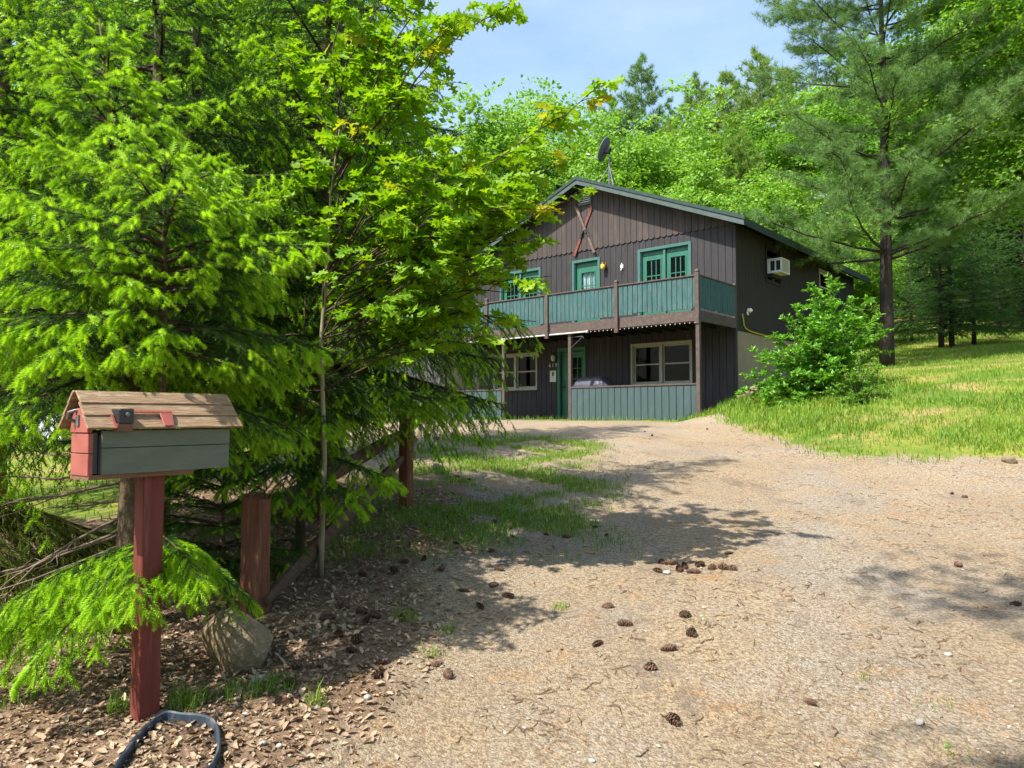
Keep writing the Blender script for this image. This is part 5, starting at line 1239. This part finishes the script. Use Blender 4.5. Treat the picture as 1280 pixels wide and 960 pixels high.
# ------------------------------------------------------------------ broadleaf trees (prototypes, then copies)
def broadleaf_mesh(seed, H, R, nclump, per, leaf, low=.22, tmpl=T_DIAM, shape=1.):
    """tapered trunk + limbs + leaf sprays through the crown"""
    rr = np.random.default_rng(seed); S = Soup(); W_ = MB()
    tp = np.array([(0, 0, 0), (.1*rr.normal(), .1*rr.normal(), H*.3), (.2*rr.normal(), .2*rr.normal(), H*.6), (.3*rr.normal(), .3*rr.normal(), H*.93)])
    f = np.linspace(0, 1, 12); tpf = np.stack([np.interp(f*3, np.arange(4), tp[:, j]) for j in range(3)], -1); W_.tube(tpf, .02*H*(1-.9*f)+.01, 8)
    # limbs
    cents = []
    nl = 15
    for i in range(nl):
        t = low + (.92 - low)*(i + rr.random())/nl; az = i*2.4 + rr.normal()*.3
        prof = math.sin(PI*min(1., .16 + .80*((t-low)/(1-low))))**.7
        Ln = R*prof*(.7 + .5*rr.random())
        p0 = np.array([np.interp(t, f, tpf[:, j]) for j in range(3)]); p1 = p0 + np.array([math.cos(az)*Ln, math.sin(az)*Ln, Ln*(.25 + .5*t)])
        pts = limb(S, p0, p1, .012*H*(1-t)+.012, rr, .06, 7, .06)
        for q in np.linspace(.3, 1, 5):
            P = np.array([np.interp(q, np.linspace(0, 1, 7), pts[:, j]) for j in range(3)])
            for b in range(3):
                cents.append(P + rr.normal(size=3)*np.array([.30, .30, .2])*R*(.30 + .4*q*prof))
    cents.append(tpf[-1] + np.array([0, 0, .2])); cents = np.array(cents)
    c = cents[rr.integers(len(cents), size=nclump)] + rr.normal(size=(nclump, 3))*.10*R
    # leaf sprays: flattened discs of leaves, tilted outwards and down
    axis = np.stack([np.interp(np.clip(c[:, 2]/H, 0, 1), f, tpf[:, j]) for j in range(3)], -1); o = c - axis; o[:, 2] += .3*R; o = unit(o)
    rad = (.16 + .15*rr.random(nclump))*R*.62
    a = rr.random((nclump, per))*2*PI; q = np.sqrt(rr.random((nclump, per)))*rad[:, None]
    up = unit(o*.8 + np.array([0, 0, .9]) + .35*rr.normal(size=(nclump, 3))); e1 = unit(np.cross(up, rr.normal(size=(nclump, 3)))); e2 = np.cross(up, e1)
    P = c[:, None] + e1[:, None]*(q*np.cos(a))[..., None] + e2[:, None]*(q*np.sin(a))[..., None] + up[:, None]*(rr.normal(size=(nclump, per))*.16*rad[:, None] - .30*q**2/rad[:, None])[..., None]
    D = e1[:, None]*np.cos(a)[..., None] + e2[:, None]*np.sin(a)[..., None] + .5*rr.normal(size=(nclump, per, 3))
    tint = np.clip(.5 + .16*rr.normal(size=(nclump, 1)) + .15*rr.normal(size=(nclump, per)), 0, 1)
    P = P.reshape(-1, 3); D = D.reshape(-1, 3); n = len(P); D = unit(D); upn = unit(np.repeat(up, per, 0) + .5*rr.normal(size=(n, 3))); Y = unit(np.cross(upn, D)); Z = np.cross(D, Y); s = leaf*(.7 + .6*rr.random(n))[:, None]
    S.inst(tmpl[0], tmpl[1], P.astype(np.float32), (D*s).astype(np.float32), (Y*s).astype(np.float32), (Z*s).astype(np.float32), 1, tint.ravel())
    return W_, S
def pine_mesh(seed, H, R, low, whorls, per, tufts, nl, ln, nw, up=.35):
    rr = np.random.default_rng(seed); S = Soup(); W_ = MB()
    f = np.linspace(0, 1, 14); tpf = np.stack([.012*H*np.sin(f*3+seed)*f, .012*H*np.cos(f*2.3+seed)*f, f*H], -1); W_.tube(tpf, .0108*H*(1-f)**1.5+.014, 10)
    # tuft template: a fan of long needles
    V = []; Fc = []
    for i in range(nl):
        q = i*2.4; cz = .25 + .75*rr.random(); d = unit(np.array([cz, math.cos(q)*(1.15-cz), math.sin(q)*(1.15-cz)])); sd = unit(np.cross(d, rr.normal(size=3))); k = len(V); b = np.array([.5*rr.random()*.6 - .2, 0, 0])
        V += [tuple(b - sd*nw/2), tuple(b + sd*nw/2), tuple(b + d)]; Fc.append((k, k+1, k+2))
    tv, tf = np.array(V, np.float32), np.array(Fc)
    Ps = []; Ds = []
    for i in range(whorls):
        t = low + (.985 - low)*(i + .3*rr.random())/whorls; a0 = rr.random()*6.28; q = (t-low)/(1-low)
        for j in range(per):
            if rr.random() < .12: continue
            az = a0 + j*2*PI/per + rr.normal()*.25; Ln = R*(math.sin(PI*min(1., .22+.80*q))**.8)*(.65 + .5*rr.random()) * (1 - .35*q)
            p0 = np.array([np.interp(t + .01*rr.normal(), f, tpf[:, k]) for k in range(3)]); h = np.array([math.cos(az), math.sin(az), 0]); upj = up*(.5 + 1.0*q) + .1*rr.normal()
            n = 9; s = np.linspace(0, 1, n); bend = rr.normal()*.12
            pts = p0 + h*(Ln*s)[:, None] + np.array([-h[1], h[0], 0])*(Ln*bend*s*s)[:, None] + np.array([0, 0, 1.])*(Ln*(upj*s + .12*s**2))[:, None] + .012*Ln*rr.normal(size=(n, 3))*s[:, None]
            S.tube(pts, (.0035*H*(1-q)*.6 + .010)*(1 - .8*s), 5, 0, .5)
            ns = int(Ln*6)+3
            for m in range(ns):
                tt = .22 + .78*(m + rr.random())/ns; P = np.array([np.interp(tt, s, pts[:, k]) for k in range(3)]); sg = 1 if m % 2 else -1
                dv = unit(h*.75 + sg*np.array([-h[1], h[0], 0])*(.8*(1.1-tt)+.25) + np.array([0, 0, .28 + .25*rr.normal()])); l2 = Ln*(.34*(1-tt)+.12)*(.6 + .7*rr.random())
                t2 = np.linspace(0, 1, 4); sp = P + dv*(l2*t2)[:, None] + np.array([0, 0, 1.])*(.12*l2*t2**2)[:, None]; S.tube(sp, .006*(1-.7*t2)+.002, 3, 0, .5)
                nt = max(2, int(l2*tufts)); r_ = .2 + .8*rr.random(nt); pp = P + dv*(l2*r_)[:, None] + .05*rr.normal(size=(nt, 3))*np.array([1.4, 1.4, .8])
                Ps.append(pp); Ds.append(unit(dv*.8 + np.array([0, 0, .45]) + .55*rr.normal(size=(nt, 3))))
    P = np.concatenate(Ps); D = np.concatenate(Ds); n = len(P); Y = unit(np.cross(D, rr.normal(size=(n, 3)))); Z = np.cross(D, Y); L = (ln*(.75 + .5*rr.random(n)))[:, None]
    S.inst(tv, tf, P.astype(np.float32), (D*L).astype(np.float32), (Y*L).astype(np.float32), (Z*L).astype(np.float32), 1, np.clip(rr.normal(.5, .2, n), 0, 1))
    return W_, S, n
def proto(W_, S, name, bark, leafm):
    w = W_.build('trunk', M[bark], None, smooth=True); cm = S.mesh('crown', [M[bark], M[leafm]])
    wm = w.data; bpy.data.objects.remove(w); return (wm, cm, bark, leafm)
_pm = {}
def plant_tree(name, pr, loc, rz, sc, label, cat, group=None, leafm=None, lean=(0, 0)):
    t = empty(name, loc, rz, label, cat, group); t.scale = sc if isinstance(sc, tuple) else (sc, sc, sc); t.rotation_euler = (lean[0], lean[1], rz)
    for nm, me in (('trunk', pr[0]), ('crown', pr[1])):
        if nm == 'crown' and leafm and leafm != pr[3]:
            key = (me.name, leafm)
            if key not in _pm: _pm[key] = me.copy(); _pm[key].materials[1] = M[leafm]
            me = _pm[key]
        o = bpy.data.objects.new(nm, me); COL.objects.link(o); o.parent = t
    return t
# the white pine on the lawn
W_, S, npine = pine_mesh(3, 18.5, 5.1, .18, 16, 6, 19, 16, .20, .040, .32)
pp = proto(W_, S, 'pine', 'pine_bark', 'pine')
px__, py__ = 11.06, 21.9
plant_tree('white_pine', pp, (px__, py__, GZ(px__, py__) - .05), 1.1, 1., 'large white pine with spreading bluish boughs on the lawn right of the house', 'pine')
FINE = proto(*broadleaf_mesh(21, 13, 4.3, 1000, 60, .15, .40), 'bl', 'pine_bark', 'maple')
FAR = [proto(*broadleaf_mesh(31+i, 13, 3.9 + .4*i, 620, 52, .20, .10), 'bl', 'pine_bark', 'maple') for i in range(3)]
FP = []
for i in range(2):
    W_, S, _ = pine_mesh(41+i, 16, 3.4, .25, 19, 6, 8, 12, .34, .09, .35); FP.append(proto(W_, S, 'fp', 'pine_bark', 'pine_y'))
def hill_tree(name, pr, u, v, d, H0, label, cat, leafm=None, sx=1., grp='trees on the wooded hill'):
    a, s = ray(u, v); x_, y_ = a*d, d; g = GZ(x_, y_); top = EYE + s*d; sc = (top - g)/H0
    return plant_tree(name, pr, (x_, y_, g - .1), (u*1.7) % 6.28, (sc*sx, sc*sx, sc), label, cat, grp, leafm)
# behind the house, left to right: (kind, u, v of the top, distance)
HILL = [('b', 600, 128, 44, 'maple', 1.15, 'lime tree crown left of the roof, just above the oak branch'), ('b', 652, 106, 52, 'maple', 1.05, 'round lime crown on the hill left of the satellite dish'), ('b', 700, 128, 46, 'maple', 1.1, 'lime tree right behind the roof ridge, left of the dish'), ('b', 560, 150, 50, 'maple', 1.1, 'lime tree on the hill mostly behind the oak leaves'),
        ('p', 800, 52, 62, 'pine', .8, 'lone dark pine standing highest on the skyline above the dish'), ('p', 765, 100, 60, 'pine', .8, 'lower pine just left of the skyline pine'), ('p', 838, 120, 66, 'pine', .8, 'thin pine top in the dip right of the skyline pine'), ('b', 765, 170, 44, 'maple', 1.15, 'broad lime tree behind the dish'), ('b', 815, 140, 42, 'maple', 1.2, 'large lime tree above the right roof slope'), ('b', 855, 185, 36, 'maple', 1.2, 'bright lime tree low behind the right roof slope'),
        ('p', 872, 78, 54, 'pine_y', .9, 'yellow-green pine on the skyline, left of the pine group'), ('p', 905, 66, 50, 'pine_y', .9, 'yellow-green pine in the middle of the skyline group'), ('p', 945, 42, 48, 'pine_y', .9, 'tallest yellow-green pine of the skyline group'), ('p', 975, 62, 52, 'pine_y', .9, 'pine half behind the big white pine boughs'), ('p', 925, 150, 38, 'pine_y', 1.0, 'nearer yellowish pine with pale trunk above the roof'), ('b', 905, 205, 34, 'maple', 1.2, 'lime tree just above the right roof corner'),
        ('b', 960, 190, 36, 'maple', 1.2, 'lime tree seen through the white pine, left of its trunk'), ('b', 1010, 120, 44, 'maple2', 1.2, 'mid-green tree behind the left boughs of the white pine'), ('b', 1060, 60, 46, 'maple', 1.2, 'lime tree behind the crown of the white pine'), ('b', 1040, 250, 33, 'maple', 1.2, 'low lime tree behind the end of the roof'), ('b', 1090, 300, 38, 'maple', 1.3, 'low lime tree right behind the white pine trunk'), ('b', 1120, 30, 48, 'maple2', 1.2, 'tall mid-green tree behind the right of the white pine'),
        ('b', 1200, 60, 40, 'maple2', 1.2, 'tall mid-green tree towards the right edge, further back'), ('b', 1250, 210, 44, 'maple', 1.3, 'lime tree in the gap behind the dark firs'), ('p', 1180, 150, 42, 'pine_y', 1.1, 'yellowish pine among the trees on the right'), ('b', 1310, 20, 42, 'maple2', 1.2, 'tree at the right edge, furthest back'),
        ('b', 250, -70, 44, 'maple2', 1.2, 'tree behind the tall spruces, right one'), ('b', 375, -60, 36, 'maple', 1.2, 'tree behind the tall spruces, middle one'), ('b', 310, -80, 34, 'maple', 1.2, 'tree behind the tall spruces, left one'), ('b', 220, -60, 36, 'maple2', 1.2, 'tree behind the young spruces'), ('b', 100, 60, 40, 'maple', 1.2, 'tree beyond the left lawn, right one'), ('b', 10, 90, 38, 'maple2', 1.2, 'tree beyond the left lawn, left one'), ('b', 1360, 200, 36, 'maple2', 1.2, 'tree beyond the right edge of the lawn'),
        ('b', 1180, 330, 50, 'maple', 1.4, 'sunlit low tree seen under the firs, left'), ('b', 1250, 345, 46, 'maple', 1.4, 'sunlit low tree seen under the firs, right'), ('b', 1120, 345, 44, 'maple', 1.4, 'sunlit low tree right of the white pine trunk base')]
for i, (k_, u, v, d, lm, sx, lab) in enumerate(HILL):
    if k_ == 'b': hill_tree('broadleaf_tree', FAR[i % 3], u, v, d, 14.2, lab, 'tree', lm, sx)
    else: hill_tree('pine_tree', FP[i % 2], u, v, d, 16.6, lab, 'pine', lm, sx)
# nearer broadleaf at the right edge
hill_tree('broadleaf_tree', FINE, 1335, -140, 19, 14.2, 'tall lime-green tree filling the top right corner, close to the lawn', 'tree', 'maple', 1.1, 'broadleaf trees at the right edge')
hill_tree('broadleaf_tree', FINE, 1290, -60, 33, 14.2, 'tree behind the top right corner tree, partly hidden by it', 'tree', 'maple2', 1.1, 'broadleaf trees at the right edge')
# dark firs beyond the lawn
def fir_mesh(seed, H, R):
    rr = np.random.default_rng(seed); S = Soup(); W_ = MB(); sh = Shoots(); f = np.linspace(0, 1, 10)
    W_.tube(np.stack([0*f, 0*f, f*H], -1), .016*H*(1-.93*f)+.006, 8)
    for b in cone_spec(H, .14, .98, R, 14, 5, .8, up=.0, droop=.22, tip=.1, dens=3.2, newf=.12, hang=.35, sl=.17, thin=1.6)(rr):
        spruce_branch(S, sh, rr, np.array([0, 0, b['t']*H]), b['az'], b['L'], b['up'], b['droop'], b['tip'], b['dens'], b['newf'], b['hang'], b['sl'], b['r'], b['thin'])
    sh2 = sh; p = np.concatenate(sh.p); d = unit(np.concatenate(sh.d)); u = np.concatenate(sh.u); l = np.concatenate(sh.l); k = np.concatenate(sh.k)
    y = unit(np.cross(u, d)); z = np.cross(d, y); tv, tf = T_OLD_L[0]
    S.inst(tv, tf, p.astype(np.float32), (d*l[:, None]).astype(np.float32), (y*l[:, None]).astype(np.float32), (z*l[:, None]).astype(np.float32), 1, np.clip(rr.normal(.4, .2, len(p)) + .3*k, 0, 1))
    return W_, S
FIR = [proto(*fir_mesh(71+i, 6.5, 2.3), 'fir', 'pine_bark', 'sp_old') for i in range(2)]
for (u, vb, d, H, lab) in ((1177, 443, 29, 6.6, 'dark fir with twin trunk beyond the lawn, its left stem'), (1190, 441, 29.4, 6.2, 'dark fir with twin trunk beyond the lawn, its right stem'), (1218, 440, 31, 5.6, 'dark fir next right of the twin-trunked pair'), (1285, 440, 29, 7., 'dark fir at the right edge of the lawn'), (1140, 440, 34, 4.2, 'small dark fir just right of the white pine trunk'), (1250, 430, 36, 6.5, 'dark fir furthest back between the right-hand firs')):
    a, s = ray(u, vb); x_, y_ = a*d, d
    plant_tree('fir_tree', FIR[int(u) % 2], (x_, y_, GZ(x_, y_) - .05), u*.7 % 6.28, H/6.5, lab, 'fir', 'dark firs beyond the lawn')

# the far side of the road behind the camera: unseen trees added to darken the pane reflections
for i, (x_, y_, sc) in enumerate(((-14, -26, 1.05), (-7, -30, 1.15), (0, -27, 1.), (7, -29, 1.1), (14, -25, 1.05), (21, -22, 1.1), (-21, -34, 1.), (-10, -36, 1.3), (-3, -38, 1.35), (4, -37, 1.3), (11, -35, 1.3), (-17, -40, 1.4), (28, -20, 1.2), (-19, -15, .9), (-24, -20, 1.), (-25, -12, .9), (-31, -18, 1.1), (-29, -26, 1.1), (-38, -26, 1.2), (-21, -27, 1.1), (-36, -36, 1.3), (-33, -10, 1.1), (-40, -16, 1.2), (-46, -30, 1.3), (-27, -36, 1.2))):
    plant_tree('broadleaf_tree', FAR[i % 3], (x_, y_, GZ(x_, y_)), i*1.3, sc, 'unseen broadleaf tree across the road, added to darken the window reflections', 'tree', 'trees across the road', 'maple2').scale[2] *= .92

plant_tree('broadleaf_tree', FINE, (.6, -.9, GZ(.6, -.9)), .8, (.78, .78, .9), 'roadside tree just behind the viewpoint, known by its shade on the drive', 'tree', None, 'maple2')
# ------------------------------------------------------------------ sky, sun, camera
SUN_AZ = math.radians(53); SUN_EL = math.radians(53)     # the sun stands to the left of the camera, a little behind it
sd = Vector((-math.sin(SUN_AZ)*math.cos(SUN_EL), -math.cos(SUN_AZ)*math.cos(SUN_EL), math.sin(SUN_EL)))
w = bpy.data.worlds.new('World'); scene.world = w; w.use_nodes = True
nt = w.node_tree; nt.nodes.clear()
out = nt.nodes.new('ShaderNodeOutputWorld'); bg = nt.nodes.new('ShaderNodeBackground'); bg.inputs[1].default_value = .15
sky = nt.nodes.new('ShaderNodeTexSky'); sky.sky_type = 'NISHITA'; sky.sun_disc = False; sky.sun_elevation = SUN_EL; sky.sun_rotation = math.atan2(sd.x, sd.y); sky.air_density = 1.2; sky.dust_density = 1.5; sky.ozone_density = 1.2
cl = noise_fac(nt, 2.2, 6, .6, (1, 1, 2.5), .42, .72, 'Generated'); cm_ = nt.nodes.new('ShaderNodeMath'); cm_.operation = 'MULTIPLY'; cm_.inputs[1].default_value = .22; nt.links.new(cl, cm_.inputs[0])
skc = mixc(nt, cm_.outputs[0], sky.outputs[0], (4.6, 5.2, 5.6)); nt.links.new(skc, bg.inputs[0]); nt.links.new(bg.outputs[0], out.inputs[0])
sl_ = bpy.data.lights.new('sun', 'SUN'); sl_.energy = 4.6; sl_.angle = math.radians(.53); sl_.color = (1., .95, .86)
so = bpy.data.objects.new('sun', sl_); COL.objects.link(so); so.rotation_euler = (-sd).to_track_quat('-Z', 'Y').to_euler()
cam = bpy.data.cameras.new('camera'); cam.sensor_width = 36; cam.lens = 36*F; cam.clip_end = 2000; cam.clip_start = .05
co = bpy.data.objects.new('camera', cam); COL.objects.link(co); co.location = (0, 0, EYE); co.rotation_euler = (PI/2 + PITCH, 0, 0); scene.camera = co
vs = scene.view_settings; vs.view_transform = 'Standard'; vs.look = 'None'; vs.exposure = 1.02; vs.gamma = 1; vs.use_curve_mapping = False
cy = scene.cycles; cy.max_bounces = 7; cy.diffuse_bounces = 4; cy.glossy_bounces = 2; cy.transmission_bounces = 4; cy.transparent_max_bounces = 6; cy.caustics_reflective = False; cy.caustics_refractive = False
cy.use_denoising = True
scene.render.use_persistent_data = False
